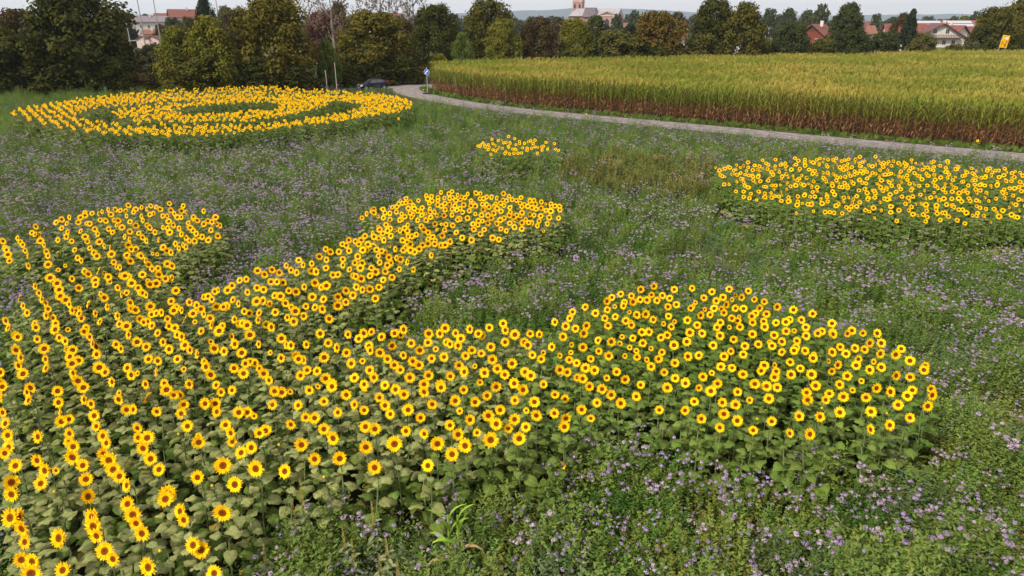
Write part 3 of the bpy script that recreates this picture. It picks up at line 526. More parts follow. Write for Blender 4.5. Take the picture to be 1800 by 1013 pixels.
RIGHT = [(0.7, 13.2), (1.3, 14.2), (2.4, 15.3), (3.2, 15.9), (5.5, 15.8), (6.1, 15.3), (7.0, 14.2), (7.8, 13.2), (8.0, 12.5), (8.0, 11.6), (7.4, 10.4), (7.1, 9.9), (6.4, 9.3), (5.9, 9.1), (5.6, 9.0), (4.5, 8.9), (4.2, 8.9), (3.7, 9.0), (3.2, 9.1), (2.7, 9.4), (2.4, 9.5), (1.8, 9.7), (1.1, 9.5), (0.8, 9.1), (0.5, 8.6), (0.5, 10.2)]
FARR = [(9.1, 30.6), (10.4, 31.1), (12.9, 32.2), (16.4, 32.8), (19.7, 31.5), (22.2, 29.8), (22.9, 28.4), (17.9, 21.7), (16.8, 21.7), (14.7, 21.6), (13.0, 21.6), (11.4, 22.0), (9.8, 22.9), (8.9, 24.2), (8.5, 25.6), (8.4, 27.1)]
SMALL = [(-2.0, 35.7), (-1.5, 37.1), (-0.6, 38.5), (0.6, 38.1), (2.5, 35.9), (2.3, 34.3), (0.8, 33.7), (-0.6, 33.2), (-1.4, 34.0)]
RING = [(-36.2, 50.5), (-37.4, 53.7), (-36.9, 58.6), (-35.8, 63.4), (-33.0, 68.5), (-28.5, 71.0), (-24.1, 71.7), (-18.5, 67.9), (-13.6, 65.1), (-9.9, 61.4), (-8.0, 57.3), (-7.7, 54.4), (-8.3, 51.1), (-10.1, 47.9), (-11.2, 45.6), (-13.4, 43.2), (-16.2, 41.1), (-18.5, 39.5), (-23.0, 40.0), (-27.6, 42.7), (-33.0, 47.0)]
GAP1 = [(-31.4, 50.5), (-31.8, 52.9), (-31.3, 54.4), (-29.5, 56.4), (-25.3, 60.0), (-20.9, 60.9), (-19.3, 62.9), (-17.5, 64.0), (-15.8, 63.4), (-21.3, 62.9), (-24.8, 59.1), (-28.2, 54.4), (-29.2, 52.2), (-28.6, 50.1), (-27.1, 47.9), (-24.7, 45.9), (-20.8, 45.3), (-17.3, 46.1), (-15.4, 49.5), (-14.9, 51.8), (-14.6, 54.8), (-14.9, 59.5), (-13.4, 57.7), (-11.5, 54.8), (-11.9, 49.8), (-12.9, 48.2), (-14.3, 45.9), (-16.5, 44.0), (-20.0, 43.5), (-24.5, 43.5), (-26.8, 45.3), (-29.8, 47.6)]
HOLE = [(-25.1, 51.5), (-25.1, 54.4), (-23.7, 56.0), (-20.1, 57.7), (-18.3, 56.0), (-17.7, 52.6), (-19.7, 50.5), (-22.8, 49.1)]
OLIVE = [(1.9, 37.9), (5.9, 39.7), (10.4, 35.4), (9.6, 29.1), (11.0, 25.8), (8.4, 28.1), (5.0, 29.6), (2.2, 32.6)]
OLIVE2 = [(9.0, 28.6), (11.1, 26.0), (13.9, 24.4), (16.7, 24.2), (18.8, 24.2), (17.8, 22.7), (15.0, 23.1), (11.7, 22.4), (9.5, 24.5)]

spts = []; sidx = []; srot = []; sscl = []
def addplant(x, y, k, pale, r, s=1.0):
    if k == 5: i = 22 + r.randrange(1 if pale else 4)
    elif k == 0: i = r.randrange(6) + (6 if pale else 0)
    elif k == 1: i = 12 + r.randrange(2) + (2 if pale else 0)
    elif k == 2: i = 16 + r.randrange(2)
    else: i = 18 + r.randrange(2) + (2 if pale else 0)
    spts.append((x, y, 0)); sidx.append(i); srot.append((0, 0, r.gauss(0, .22))); sscl.append(s)
for x, y, z, k, p in REST: addplant(x, y, k, p != 'B' and paleness(x, y), rnd, z / 1.5 * rnd.uniform(.97, 1.03))
# leafy plants without an open flower between the traced ones, standing in the same sown rows
def near_any(x, y, L_, d):
    return any(abs(x - h[0]) < d and abs(y - h[1]) < d and math.hypot(x - h[0], y - h[1]) < d for h in L_)
filler = []
for poly, bed in ((LEFT, 'A'), (RIGHT, 'B')):
    u = -24.0
    while u < 30:
        v = -6.0
        while v < 40:
            p = ROW * (u + rnd.gauss(0, .05)) + ALONG * (v + rnd.uniform(-.08, .08))
            v += .42
            if 5.0 < p.y and rnd.random() < (.6 if bed == 'A' else 1) and inside(p.x, p.y, poly) and not near_any(p.x, p.y, heads, .26): filler.append((p.x, p.y))
        u += .60
for x, y in filler: addplant(x, y, 3, paleness(x, y), rnd, rnd.uniform(.92, 1.08))
# ring bed, small bed and the bed at the right: drilled rows
def drill(poly, holes, du, dv, pale, keep=.9, small=.18, sc=1.0):
    bx = [p[0] for p in poly]; by = [p[1] for p in poly]; c = 0
    R0 = Vector(((min(bx)+max(bx))/2, (min(by)+max(by))/2)); ext = max(max(bx)-min(bx), max(by)-min(by))
    u = -ext
    while u < ext:
        v = -ext
        while v < ext:
            p = R0 + ROW * (u + rnd.gauss(0, .06)) + ALONG * (v + rnd.uniform(-.1, .1)); v += dv
            if inside(p.x, p.y, poly) and not any(inside(p.x, p.y, h) for h in holes) and rnd.random() < keep:
                q = rnd.random()
                if poly is RING and p.y > 62 and p.x < -13 and rnd.random() < .5: q = .99
                addplant(p.x, p.y, 1 if q < small else (3 if q > .93 else 5), pale(p.x, p.y), rnd, sc*rnd.uniform(.91, 1.08)); c += 1
        u += du
    return c
c1 = drill(RING, (GAP1, HOLE), .56, .25, lambda x, y: x < -25, .94, .06)
c2 = drill(FARR, (), .52, .32, lambda x, y: False, .93, .28)
c3 = drill(SMALL, (), .58, .40, lambda x, y: False, .9, .05)
scatter('sunflower_beds', spts, sidx, srot, sscl, source(P_SRC), 'mass of yellow sunflowers filling the ring bed, the small bed and the rest of the beds', 'sunflowers')
print('sunflowers near', len(NEAR), 'rest', len(spts), 'filler', len(filler), 'ring', c1, 'right', c2, 'small', c3)

# ================================================================== meadow of purple flowers and weeds
M_g1 = mat('meadow_green', (0.108, 0.195, 0.034), 0.6, 0.08, (0.05, 0.105, 0.02), 8, transl=.15, rand=.45, hue=.025, big=(0.14, 0.235, 0.042), bigscale=.45)
M_g2 = mat('meadow_bright_green', (0.165, 0.24, 0.045), 0.6, 0.2, (0.12, 0.18, 0.035), 8, transl=.2, rand=.25, hue=.02)
M_g3 = mat('meadow_yellow_green', (0.20, 0.215, 0.035), 0.6, 0.2, (0.12, 0.16, 0.03), 6, transl=.2, rand=.3, hue=.02)
M_g4 = mat('meadow_blue_green', (0.13, 0.185, 0.085), 0.6, 0.2, (0.09, 0.135, 0.055), 8, transl=.15, rand=.25, hue=.015)
M_am = mat('amaranth_olive', (0.09, 0.12, 0.03), 0.7, 0.1, (0.13, 0.15, 0.04), 9, transl=.1, rand=.3, hue=.015)
M_amL = mat('amaranth_leaf', (0.25, 0.29, 0.14), 0.6, 0.3, (0.18, 0.22, 0.09), 12, transl=.12, rand=.2)
M_amS = mat('amaranth_spike', (0.20, 0.17, 0.04), 0.8, 0.2, (0.25, 0.19, 0.045), 20, rand=.2)
M_dead = mat('dry_brown_stems', (0.16, 0.085, 0.045), 0.8, 0.2, (0.26, 0.17, 0.09), 9, rand=.3)
M_lil = mat('lilac_flowers', (0.40, 0.30, 0.50), 0.7, 0.1, (0.29, 0.21, 0.38), 30, transl=.2, rand=.22, hue=.02)
M_lilP = mat('faded_lilac_flowers', (0.47, 0.38, 0.47), 0.7, 0.2, (0.33, 0.25, 0.37), 30, transl=.2, rand=.2, hue=.02)
M_white = mat('white_flowers', (0.7, 0.7, 0.62), 0.7, 0.2, rand=.1)
def blade(b, p, d, L_, w_, mi=0, up=None):
    d = d.normalized(); s = d.cross(Vector((0, 0, 1)) if abs(d.z) < .95 else Vector((1, 0, 0))).normalized() * w_
    n_ = d.cross(s).normalized() * w_ * .4
    p = Vector(p); m_ = p + d * L_ * .45
    b.add([p, m_ + s + n_, p + d * L_, m_ - s + n_], [(0, 1, 2), (0, 2, 3)], mi)
def tuft(seed, stems, hgt, rad, leaves, Ls, ws, spread=.6, mi=0, topheavy=False):
    r = random.Random(seed); b = MB()
    for s in range(stems):
        a = r.uniform(0, 6.28); rr = rad * math.sqrt(r.random()); x, y = rr*math.cos(a), rr*math.sin(a)
        h = hgt * r.uniform(.65, 1.1); lx, ly = r.gauss(0, .1)*h + x*.4, r.gauss(0, .1)*h + y*.4
        b.add([(x-.004, y, 0), (x+.004, y, 0), (x+lx, y+ly, h)], [(0, 1, 2)], mi)
        for k in range(leaves):
            t = (k + r.random()) / leaves
            t = t ** (.5 if topheavy else .7)
            p = Vector((x + lx*t, y + ly*t, h*t)); a2 = r.uniform(0, 6.28)
            d = Vector((math.cos(a2), math.sin(a2), r.uniform(-.2, spread)))
            ll = r.uniform(.7, 1.25) * Ls * (1.15 - .5*t)
            blade(b, p, d, ll, ws * r.uniform(.7, 1.3), mi)
            if r.random() < .7:
                blade(b, p + d.normalized()*ll*.45, d + Vector((r.gauss(0,.6), r.gauss(0,.6), .3)), ll*.6, ws, mi)
    return b
def flowers(seed, n_, hgt, rad, m):
    r = random.Random(seed); b = MB()
    for k in range(n_):
        a = r.uniform(0, 6.28); rr = rad*math.sqrt(r.random()); x, y = rr*math.cos(a), rr*math.sin(a); h = hgt*r.uniform(.85, 1.12)
        b.add([(x-.003, y, .1), (x+.003, y, .1), (x, y, h)], [(0, 1, 2)], 1)
        R_ = r.uniform(.014, .034)
        for j in range(20):
            d = Vector((r.gauss(0, 1), r.gauss(0, 1), abs(r.gauss(0, .8)))).normalized()
            p = Vector((x, y, h)) + Vector((d.x, d.y, d.z*.6)) * R_ * r.uniform(.6, 1.4); q = Vector((r.gauss(0,1), r.gauss(0,1), r.gauss(0,1))).normalized()
            s = d.cross(q).normalized() * .010; t = d.cross(s).normalized() * .010
            b.add([p - s, p + t, p + s, p - t], [(0, 1, 2, 3)], 0)
    return b
def spike(seed, hgt):
    """tall weed with a yellowish flower spike"""
    r = random.Random(seed); b = MB()
    for s in range(4):
        x, y = r.uniform(-.16, .16), r.uniform(-.16, .16); h = hgt * r.uniform(.75, 1.1)
        b.tube([(x, y, 0), (x, y, h*.8)], [.006, .004], 3, 0, cap=False)
        for k in range(16):
            z = h*.25 + h*.75*k/16; a = r.uniform(0, 6.28); w_ = .012 + .02*(1-k/16)
            blade(b, (x, y, z), Vector((math.cos(a), math.sin(a), .8)), .05, .014, 1)
        for k in range(22):
            z = h*.1 + h*.65*r.random(); a = r.uniform(0, 6.28)
            blade(b, (x, y, z), Vector((math.cos(a), math.sin(a), .1)), .09, .02, 0)
    return b
T = []
for s in range(4): T.append(tuft(s, 9, .60, .15, 14, .072, .012).mesh('weeds', M_g1))                       # 0-3 feathery
for s in range(2): T.append(tuft(10+s, 10, .70, .17, 14, .072, .011, .9).mesh('weeds', M_g2))                 # 4-5 bright
for s in range(2): T.append(tuft(20+s, 9, .42, .20, 12, .055, .022, .3, topheavy=True).mesh('weeds', M_g3))  # 6-7 yellow green, broad
for s in range(2): T.append(tuft(30+s, 8, .66, .16, 13, .07, .012).mesh('weeds', M_g4))                      # 8-9 blue green
for s in range(2): T.append(spike(40+s, .85).mesh('weeds', [M_am, M_amS]))                                    # 10-11 amaranth
T.append(tuft(50, 10, .5, .2, 6, .05, .006).mesh('weeds', M_dead))                                            # 12 dry
FL = [flowers(s, 5, .68, .20, None).mesh('blooms', [M_lil, M_g1]) for s in range(3)]                           # 0-2
FL += [flowers(10+s, 7, .66, .22, None).mesh('blooms', [M_lilP, M_g1]) for s in range(2)]                      # 3-4
FL += [flowers(30, 4, .62, .2, None).mesh('blooms', [M_white, M_g1])]                                          # 5
lane_poly = [(p.x, p.y) for p in near_verge]
def lane_side(x, y):
    """distance before the lane verge (positive on the meadow side)"""
    best = 1e9; s = 1
    for a, b_ in zip(near_verge[:-1:2], near_verge[2::2]):
        ab = b_ - a; t = max(0, min(1, (Vector((x, y)) - a).dot(ab) / ab.length_squared)); q = a + ab*t; d = (Vector((x, y)) - q).length
        if d < best: best = d; s = 1 if (ab.x*(y - a.y) - ab.y*(x - a.x)) < 0 else -1
    return best * s
BEDS = [LEFT, RIGHT, FARR, SMALL, RING]
BB = [(min(p[0] for p in q), max(p[0] for p in q), min(p[1] for p in q), max(p[1] for p in q)) for q in BEDS]
def in_bed(x, y):
    for q, bb in zip(BEDS, BB):
        if bb[0] < x < bb[1] and bb[2] < y < bb[3] and inside(x, y, q):
            if q is RING and (inside(x, y, GAP1) or inside(x, y, HOLE)): return False
            return True
    return False
def nz_(x, y, s, o=0): return noise.noise(Vector((x*s + o, y*s - o, o*1.7)))
mp_, mi_, mr_, ms_ = [], [], [], []
fp_, fi_, fr_, fs_ = [], [], [], []
y = 5.2
while y < 86:
    st = .19 if y < 13 else (.23 if y < 20 else (.30 if y < 32 else (.40 if y < 50 else .52)))
    hw = y * .84 + 3.5; x = -hw
    while x < hw:
        X = x + rnd.uniform(-.5, .5)*st; Y = y + rnd.uniform(-.5, .5)*st; x += st
        if X > -14 and lane_side(X, Y) < -.1: continue
        if Y > 83 + .0*X and X < -9: continue
        if in_bed(X, Y) and (in_bed(X, Y - .55) or Y > 40) and (in_bed(X + .25, Y - .3) or Y > 15): continue
        a = nz_(X, Y, .9, 3) + .5*nz_(X, Y, 2.7, 7); c = nz_(X, Y, .35, 11) + .35*nz_(X, Y, 1.7, 5); e = nz_(X, Y, .5, 21)
        ls = lane_side(X, Y) if (X > -14 and Y > 25) else 20
        scl = (1.22 if y < 20 else 1.2 if y < 32 else 1.3 if y < 50 else 1.5) * rnd.uniform(.6, 1.2) * (1 + .35*a)
        olive = inside(X, Y, OLIVE) or inside(X, Y, OLIVE2)
        near = Y < 12.5 and X > -.5
        q = rnd.random()
        if olive and q < .55: i = 10 + rnd.randrange(2)
        elif near and q < .15 + 1.6*max(0, e): i = 6 + rnd.randrange(2)
        elif a > .32: i = 4 + rnd.randrange(2)
        elif c < -.25 and q < .6: i = 8 + rnd.randrange(2)
        elif q > .96: i = 12
        elif q > .90: i = 6 + rnd.randrange(2)
        elif q > .80: i = 4 + rnd.randrange(2)
        else: i = rnd.randrange(4)
        if ls < 5 and q < .5: i = 8 + rnd.randrange(2)
        if ls < 3: scl *= .5
        if Y > 68 and X > -26: scl *= .62
        mp_.append((X, Y, 0)); mi_.append(i); mr_.append((rnd.gauss(0, .08), rnd.gauss(0, .08), rnd.uniform(0, 6.28))); ms_.append(scl)
        # lilac bloom density by place
        dens = .50 + (.30 if Y < 13 else .5)*c
        if X < -.20*Y + 1 and 22 < Y < 45: dens += .55
        if X < -6 and 16 < Y < 24: dens += .45
        if Y > 45: dens -= .15
        if X < -.3*Y and Y > 45: dens -= .5
        if olive: dens -= .35
        if ls < 9: dens += .12
        if i in (4, 5): dens -= .22
        if Y < 12 and X < 3: dens -= .05
        if math.hypot(X+21.5, Y-54) < 17: dens -= .4
        if rnd.random() < dens * (.58 if Y < 13 else .70):
            k = rnd.randrange(3) if rnd.random() < (.55 if Y < 24 else .35) else 3 + rnd.randrange(2)
            if ls < 3 and rnd.random() < .12: k = 5
            fp_.append((X, Y, 0)); fi_.append(k); fr_.append((0, 0, rnd.uniform(0, 6.28))); fs_.append(scl * rnd.uniform(.98, 1.1))
    y += st
# the far strip of tall grass beyond the ring, and the verge beyond the lane
def tall(seed, m, h=.6, n_=46, w_=.012, rad=.22):
    r = random.Random(seed); b = MB()
    for k in range(n_):
        a = r.uniform(0, 6.28); rr = rad*math.sqrt(r.random()); x, y_ = rr*math.cos(a), rr*math.sin(a); hh = h*r.uniform(.5, 1.1)
        dx, dy = r.gauss(0, .18)*hh, r.gauss(0, .18)*hh
        b.add([(x-w_, y_, 0), (x+w_, y_, 0), (x+dx*.4+w_*.7, y_+dy*.4, hh*.6), (x+dx*.4-w_*.7, y_+dy*.4, hh*.6), (x+dx, y_+dy, hh)], [(0, 1, 2, 3), (3, 2, 4)])
    return b
scatter('wildflower_meadow', mp_, mi_, mr_, ms_, source(T), 'green weeds and wildflower foliage covering the ground between the sunflower beds', 'meadow')
scatter('purple_wildflowers', fp_, fi_, fr_, fs_, source(FL), 'small lilac flowers scattered over the meadow', 'wildflowers')
G = [tall(s, None).mesh('grass', M_g2 if s else M_g1) for s in range(2)] + [tall(5, None, .5).mesh('grass', M_g3)]
gp, gi_, gr, gs = [], [], [], []
for k in range(len(far_edge) - 1):
    a, b_ = far_edge[k], crop_edge[k]; a2, b2 = far_edge[k+1], crop_edge[k+1]; L_ = (a2 - a).length
    for _ in range(int(L_ * 22)):
        t, w_ = rnd.random(), rnd.uniform(.12, 1); p = a.lerp(a2, t).lerp(b_.lerp(b2, t), w_)
        if p.x < 50: gp.append((p.x, p.y, .04)); gi_.append(rnd.choice((0, 0, 1, 2))); gr.append((0, 0, rnd.uniform(0, 6.28))); gs.append(rnd.uniform(.25, .5) * (1 + w_*.5))
for k in range(5200):
    X = rnd.uniform(-62, -12); Y = rnd.uniform(80, 88)
    if X > -24: continue
    gp.append((X, Y, 0)); gi_.append(rnd.randrange(2)); gr.append((0, 0, rnd.uniform(0, 6.28))); gs.append(rnd.uniform(.8, 1.4))
scatter('verge_grass', gp, gi_, gr, gs, source(G), 'green grass along the lane in front of the corn and behind the ring bed', 'grass')

# ================================================================== corn
M_cg = mat('corn_leaf_green', (0.12, 0.19, 0.016), 0.5, 0.2, (0.18, 0.23, 0.022), 4, transl=.22, rand=.28, hue=.02, big=(0.21, 0.22, 0.03), bigscale=.13)
M_cb = mat('corn_leaf_dry', (0.15, 0.055, 0.025), 0.8, 0.15, (0.42, 0.25, 0.13), 3, transl=.12, rand=.35, hue=.012)
M_cs = mat('corn_stalk', (0.12, 0.04, 0.022), 0.7, 0.2, (0.16, 0.09, 0.03), 4, rand=.3)
M_ct = mat('corn_tassel', (0.31, 0.33, 0.05), 0.8, 0.1, (0.20, 0.25, 0.035), 6, transl=.1, rand=.22, hue=.015, big=(0.45, 0.37, 0.08), bigscale=.09)
def corn_leaf(L_, up, droop, w_, r, seg=5):
    b = MB(); vs_ = []; x = z = 0.0; ang = up
    for i in range(seg + 1):
        t = i / seg; ww = w_ * (1 - t**2) * (.7 + .9*min(t*3, .4)); yy = .02*math.sin(t*5)
        vs_ += [(x, yy - ww, z + .012*(1-t)), (x, yy, z), (x, yy + ww, z + .012*(1-t))]
        ang -= droop/seg * (.5 + t); x += L_/seg*math.cos(ang); z += L_/seg*math.sin(ang)
    fs = []
    for i in range(seg):
        a = i*3; fs += [(a, a+3, a+4, a+1), (a+1, a+4, a+5, a+2)]
    return b.add(vs_, fs)
rc = random.Random(3)
CL_G = [corn_leaf(.75, 1.25, 1.1, .035, rc), corn_leaf(.85, 1.15, 1.6, .038, rc), corn_leaf(.6, 1.35, .7, .03, rc)]
CL_B = [corn_leaf(.62, .7, 2.9, .026, rc), corn_leaf(.7, .9, 3.1, .024, rc), corn_leaf(.5, .2, 2.0, .022, rc)]
def tassel(r):
    b = MB(); b.tube([(0, 0, 0), (0, 0, .34)], [.009, .004], 3, 0, cap=False)
    for k in range(8):
        a = r.uniform(0, 6.28); d = Vector((math.cos(a)*.5, math.sin(a)*.5, 1)); blade(b, (0, 0, .04+.02*k), d, r.uniform(.18, .27), .013)
    return b
TAS = [tassel(rc) for _ in range(2)]
def corn_slots(r, hh):
    out = []; a = r.uniform(0, 3.14); lim = .40 + r.gauss(0, .09)
    for k in range(11):
        t = (k + .6) / 11; a += math.pi + r.gauss(0, .35); z = hh*(.10 + .80*t)
        dry = t < lim + r.uniform(-.16, .16)
        M = Matrix.Translation((0, 0, z)) @ Matrix.Rotation(a, 4, 'Z') @ Matrix.Rotation(R(r.uniform(-8, 8)), 4, 'X') @ Matrix.Scale(r.uniform(.85, 1.15), 4)
        out.append((dry, M))
    return out
me_cg = [b.mesh('leaf', M_cg, True) for b in CL_G]; me_cb = [b.mesh('dry_leaf', M_cb, True) for b in CL_B]; me_ct = [b.mesh('tassel', M_ct) for b in TAS]
CS = MB().tube([(0, 0, 0), (.01, 0, 1.2), (0, .01, 2.45)], [.015, .013, .008], 4, 0, cap=False)
me_cs = CS.mesh('stalk', M_cs)
def merged_corn(seed, full=True):
    r = random.Random(seed); b = MB()
    b.merge(CS, None, 2)
    for dry, M in corn_slots(r, 2.5):
        if not full and M.translation.z < 1.3: continue
        if dry: b.merge(CL_B[r.randrange(3)], M, 1)
        else: b.merge(CL_G[r.randrange(3)], M, 0)
    b.merge(TAS[seed % 2], Matrix.Translation((0, 0, 2.42)), 3)
    if not full:
        b.merge(TAS[0], Matrix.Translation((.1, .1, 2.35)), 3)
    return b.mesh('corn', [M_cg, M_cb, M_cs, M_ct])
CSRC = [merged_corn(s) for s in range(4)] + [merged_corn(10 + s, False) for s in range(4)]
# corn field outline: front along the verge, back in front of the trees
front = offset(far_edge, 1.3)
front = [p for p in front if p.y < 84.5]
back = [at(748, 112, 96).xy, at(830, 108, 100).xy, at(1000, 104, 106).xy, at(1300, 96, 120).xy, at(1560, 91, 134).xy, at(1800, 88, 150).xy, at(2000, 86, 160).xy]
fieldp = [(p.x, p.y) for p in front] + [(110, 6), (150, 100)] + [(p.x, p.y) for p in reversed(back)] + [(-8.6, 90)]
fieldb = MB().add([(x, y_, .006) for x, y_ in fieldp], [tuple(range(len(fieldp)))]); tag(fieldb.build('corn_soil', M_soil), kind='structure')
# the front row: 300 single plants
cum = 0; placed = 0; row = []
fr2 = [p for p in front if p.x < 40][::-1]   # from the right going left
for a, b_ in zip(fr2[:-1], fr2[1:]):
    L_ = (b_ - a).length; dirn = (b_ - a)/L_
    while cum < L_ and placed < 300:
        row.append((a + dirn*cum, dirn)); cum += .235; placed += 1
    cum -= L_
def section(p):
    if p.x > 27: return 'near the right edge of the photo'
    if p.x > 15: return 'behind the right half of the lane'
    if p.x > 4: return 'behind the middle stretch of the lane'
    if p.x > -5: return 'behind the far left stretch of the lane'
    return 'beside the blue road sign'
for i, (p, dn) in enumerate(row):
    r = random.Random(5000 + i); hh = r.uniform(.94, 1.08)
    root = empty('corn_plant', (p.x + r.gauss(0, .07), p.y + r.gauss(0, .09), 0), r.uniform(0, 6.28),
                 'corn plant with dry brown foot, front row %s' % section(p), 'corn plant', 'corn plants in the front row %s' % section(p))
    root.scale = (1, 1, hh); root.rotation_euler = (r.gauss(0, .03), r.gauss(0, .03), r.uniform(0, 6.28))
    inst('stalk', me_cs, root)
    for dry, M in corn_slots(r, 2.5):
        inst('dry_leaf' if dry else 'leaf', (me_cb if dry else me_cg)[r.randrange(3)], root, M)
    inst('tassel', me_ct[i % 2], root, Matrix.Translation((0, 0, 2.42)))
cp, ci2, cr2, cs2 = [], [], [], []
base = fr2[0]; dF = (Vector((-10, 81)) - Vector((31.8, 43.4))).normalized(); nF = Vector((-dF.y, dF.x)); nF = nF if nF.y > 0 else -nF
def front_y(x):
    for a, b_ in zip(front[:-1], front[1:]):
        if a.x <= x <= b_.x and b_.x > a.x: return a.y + (b_.y-a.y)*(x-a.x)/(b_.x-a.x)
    return None
rowk = 0
v = -95.0
O = Vector((13.7, 58))
step = 0
d_ = -45.0
while d_ < 125:
    far_ = d_ > 14
    du = .30 if d_ < 6 else (.42 if d_ < 25 else .55)
    v = -110.0
    while v < 60:
        p = O + nF*(d_ + rnd.gauss(0, .07)) + dF*(v + rnd.uniform(-.12, .12)); v += du
        if abs(p.x) > p.y*.80 + 4 or p.y < 30: continue
        if not inside(p.x, p.y, fieldp): continue
        fy = front_y(p.x); dd = (p.y - fy) if fy is not None else 9
        if dd < .35: continue
        hN = 1 + .05*nz_(p.x, p.y, .12, 9)
        full = dd < 4
        cp.append((p.x, p.y, 0)); ci2.append(rnd.randrange(4) + (0 if full else 4)); cr2.append((rnd.gauss(0, .05), rnd.gauss(0, .05), rnd.uniform(0, 6.28)))
        cs2.append(hN * rnd.uniform(.94, 1.06) * 1.03)
    d_ += .55 if d_ < 10 else .72
scatter('corn_field', cp, ci2, cr2, cs2, source(CSRC), 'tall green and yellow corn field stretching behind the front row', 'corn field')
print('meadow', len(mp_), 'flowers', len(fp_), 'corn', len(cp))

# ------------------------------------------------------------------ single plants at the front
M_mz = mat('young_corn_leaf', (0.22, 0.42, 0.03), 0.5, 0.3, (0.34, 0.46, 0.07), 5, transl=.2)
M_mzo = mat('young_corn_dry_leaf', (0.55, 0.33, 0.15), 0.7, 0.3, (0.45, 0.42, 0.20), 5, transl=.15)
def young_corn(x, y_, hh, label, pale, seed):
    r = random.Random(seed); root = empty('young_corn_plant', (x, y_, 0), 0, label, 'corn plant')
    for s, dx in ((0, -.06), (1, .07)):
        MB().tube([(dx, 0, 0), (dx, 0, hh*.75)], [.018, .012], 5).build('stalk', M_mz, root)
        for k in range(6):
            a = (0 if k % 2 else math.pi) + r.gauss(0, .45); z = hh*(.25 + .5*k/6)
            lf = corn_leaf(.55, 1.5 if k > 2 else 1.2, 1.35 if k > 2 else 2.7, .042, r)
            o = lf.build('leaf', M_mzo if (k < 2 or (pale and k % 2)) else M_mz, root, True)
            o.matrix_local = Matrix.Translation((dx, 0, z)) @ Matrix.Rotation(a, 4, 'Z') @ Matrix.Scale(r.uniform(.7, 1.0), 4)
young_corn(-.82, 7.6, 1.6, 'bright green young corn plant with orange lower leaves at the foot of the left bed', False, 1)
young_corn(2.9, 7.05, .62, 'pale greyish young corn plant low in the meadow near the bottom edge', True, 5)
def amaranth(x, y_, hh, label, seed):
    r = random.Random(seed); root = empty('pigweed', (x, y_, 0), 0, label, 'weed', 'tall spiky weeds at the corner of the left bed')
    b = MB(); b.tube([(0, 0, 0), (r.uniform(-.03, .03), 0, hh*.7)], [.010, .006], 5); b.build('stem', M_stem, root)
    s = MB()
    for k in range(70):
        z = hh*(.62 + .38*k/70); a = r.uniform(0, 6.28); blade(s, (0, 0, z), Vector((math.cos(a), math.sin(a), .7)), .038*(1.3-k/70), .010)
    s.build('flower_spike', M_amS, root)
    me = MB()
    me.add([(0, 0, 0), (.05, .03, .01), (.11, .03, -.005), (.15, 0, -.03), (.11, -.03, -.005), (.05, -.03, .01), (.08, 0, -.008)], [(0, 1, 6), (1, 2, 6), (2, 3, 6), (3, 4, 6), (4, 5, 6), (5, 0, 6)])
    lm = me.mesh('leaf', M_amL)
    for k in range(22):
        a = k*2.4 + r.uniform(-.3, .3); z = hh*(.15 + .6*k/22)
        inst('leaf', lm, root, Matrix.Translation((0, 0, z)) @ Matrix.Rotation(a, 4, 'Z') @ Matrix.Rotation(R(r.uniform(-35, 15)), 4, 'Y') @ Matrix.Scale(r.uniform(.9, 1.3)*(1.15-.5*k/22), 4))
for i, (x, y_, hh, lab) in enumerate([(-3.05, 7.75, 1.1, 'tall weed with ochre seed spike right against the corner of the left bed'),
        (-3.0, 8.0, 1.2, 'tallest dark green weed spike, behind the ochre one at the bed corner'),
        (-1.95, 7.75, 1.05, 'pale leaved weed with an orange-brown spike, standing clear of the others in the front meadow'),
        (-2.3, 7.45, .9, 'slim pale weed with yellow spike in the front meadow, leftmost of its clump'),
        (-2.15, 7.3, .85, 'short pale weed with yellow spike, second from the left in the clump'),
        (-1.7, 7.35, .85, 'pale weed with short spike at the right of the front clump'),
        (-1.75, 7.1, .8, 'leafy pale weed low at the bottom edge of the photo'),
        (-1.5, 7.0, .8, 'rightmost weed of the clump with a brown spike at the bottom edge'),
        (-3.3, 7.2, .85, 'greyish leafy weed under the sunflower leaves at the bottom edge')]):
    amaranth(x, y_, hh*1.25, lab, 70 + i)

# ================================================================== trees
def foliage(name, c, c2, rnd_=.0):
    return mat(name, c, 0.8, 0.06, c2, 0.55, transl=.12, rand=rnd_, coords='World')
F = {
 'dark': foliage('foliage_dark_green', (0.034, 0.042, 0.009), (0.072, 0.074, 0.014)),
 'olive': foliage('foliage_olive', (0.055, 0.060, 0.011), (0.11, 0.098, 0.016)),
 'ylw': foliage('foliage_yellow_olive', (0.080, 0.078, 0.012), (0.135, 0.112, 0.017)),
 'ygreen': foliage('foliage_yellow_green', (0.095, 0.105, 0.014), (0.16, 0.155, 0.022)),
 'bright': foliage('foliage_fresh_green', (0.075, 0.115, 0.020), (0.12, 0.16, 0.03)),
 'brown': foliage('foliage_brownish', (0.050, 0.038, 0.016), (0.085, 0.060, 0.020)),
 'orange': foliage('foliage_orange_tinged', (0.085, 0.070, 0.015), (0.155, 0.105, 0.020)),
 'grey': foliage('foliage_grey_green', (0.070, 0.075, 0.032), (0.105, 0.10, 0.045)),
 'teal': foliage('foliage_bluish_green', (0.038, 0.052, 0.018), (0.062, 0.076, 0.024)),
 'red': foliage('foliage_copper', (0.075, 0.030, 0.026), (0.13, 0.055, 0.045)),
 'bush': foliage('foliage_bush', (0.060, 0.066, 0.016), (0.12, 0.11, 0.026)),
 'spruce': foliage('foliage_spruce', (0.018, 0.028, 0.014), (0.03, 0.042, 0.02)),
 'birch': foliage('foliage_birch', (0.13, 0.10, 0.06), (0.20, 0.15, 0.10)),
 'hazeg': foliage('foliage_far_green', (0.05, 0.065, 0.03), (0.075, 0.085, 0.035)),
}
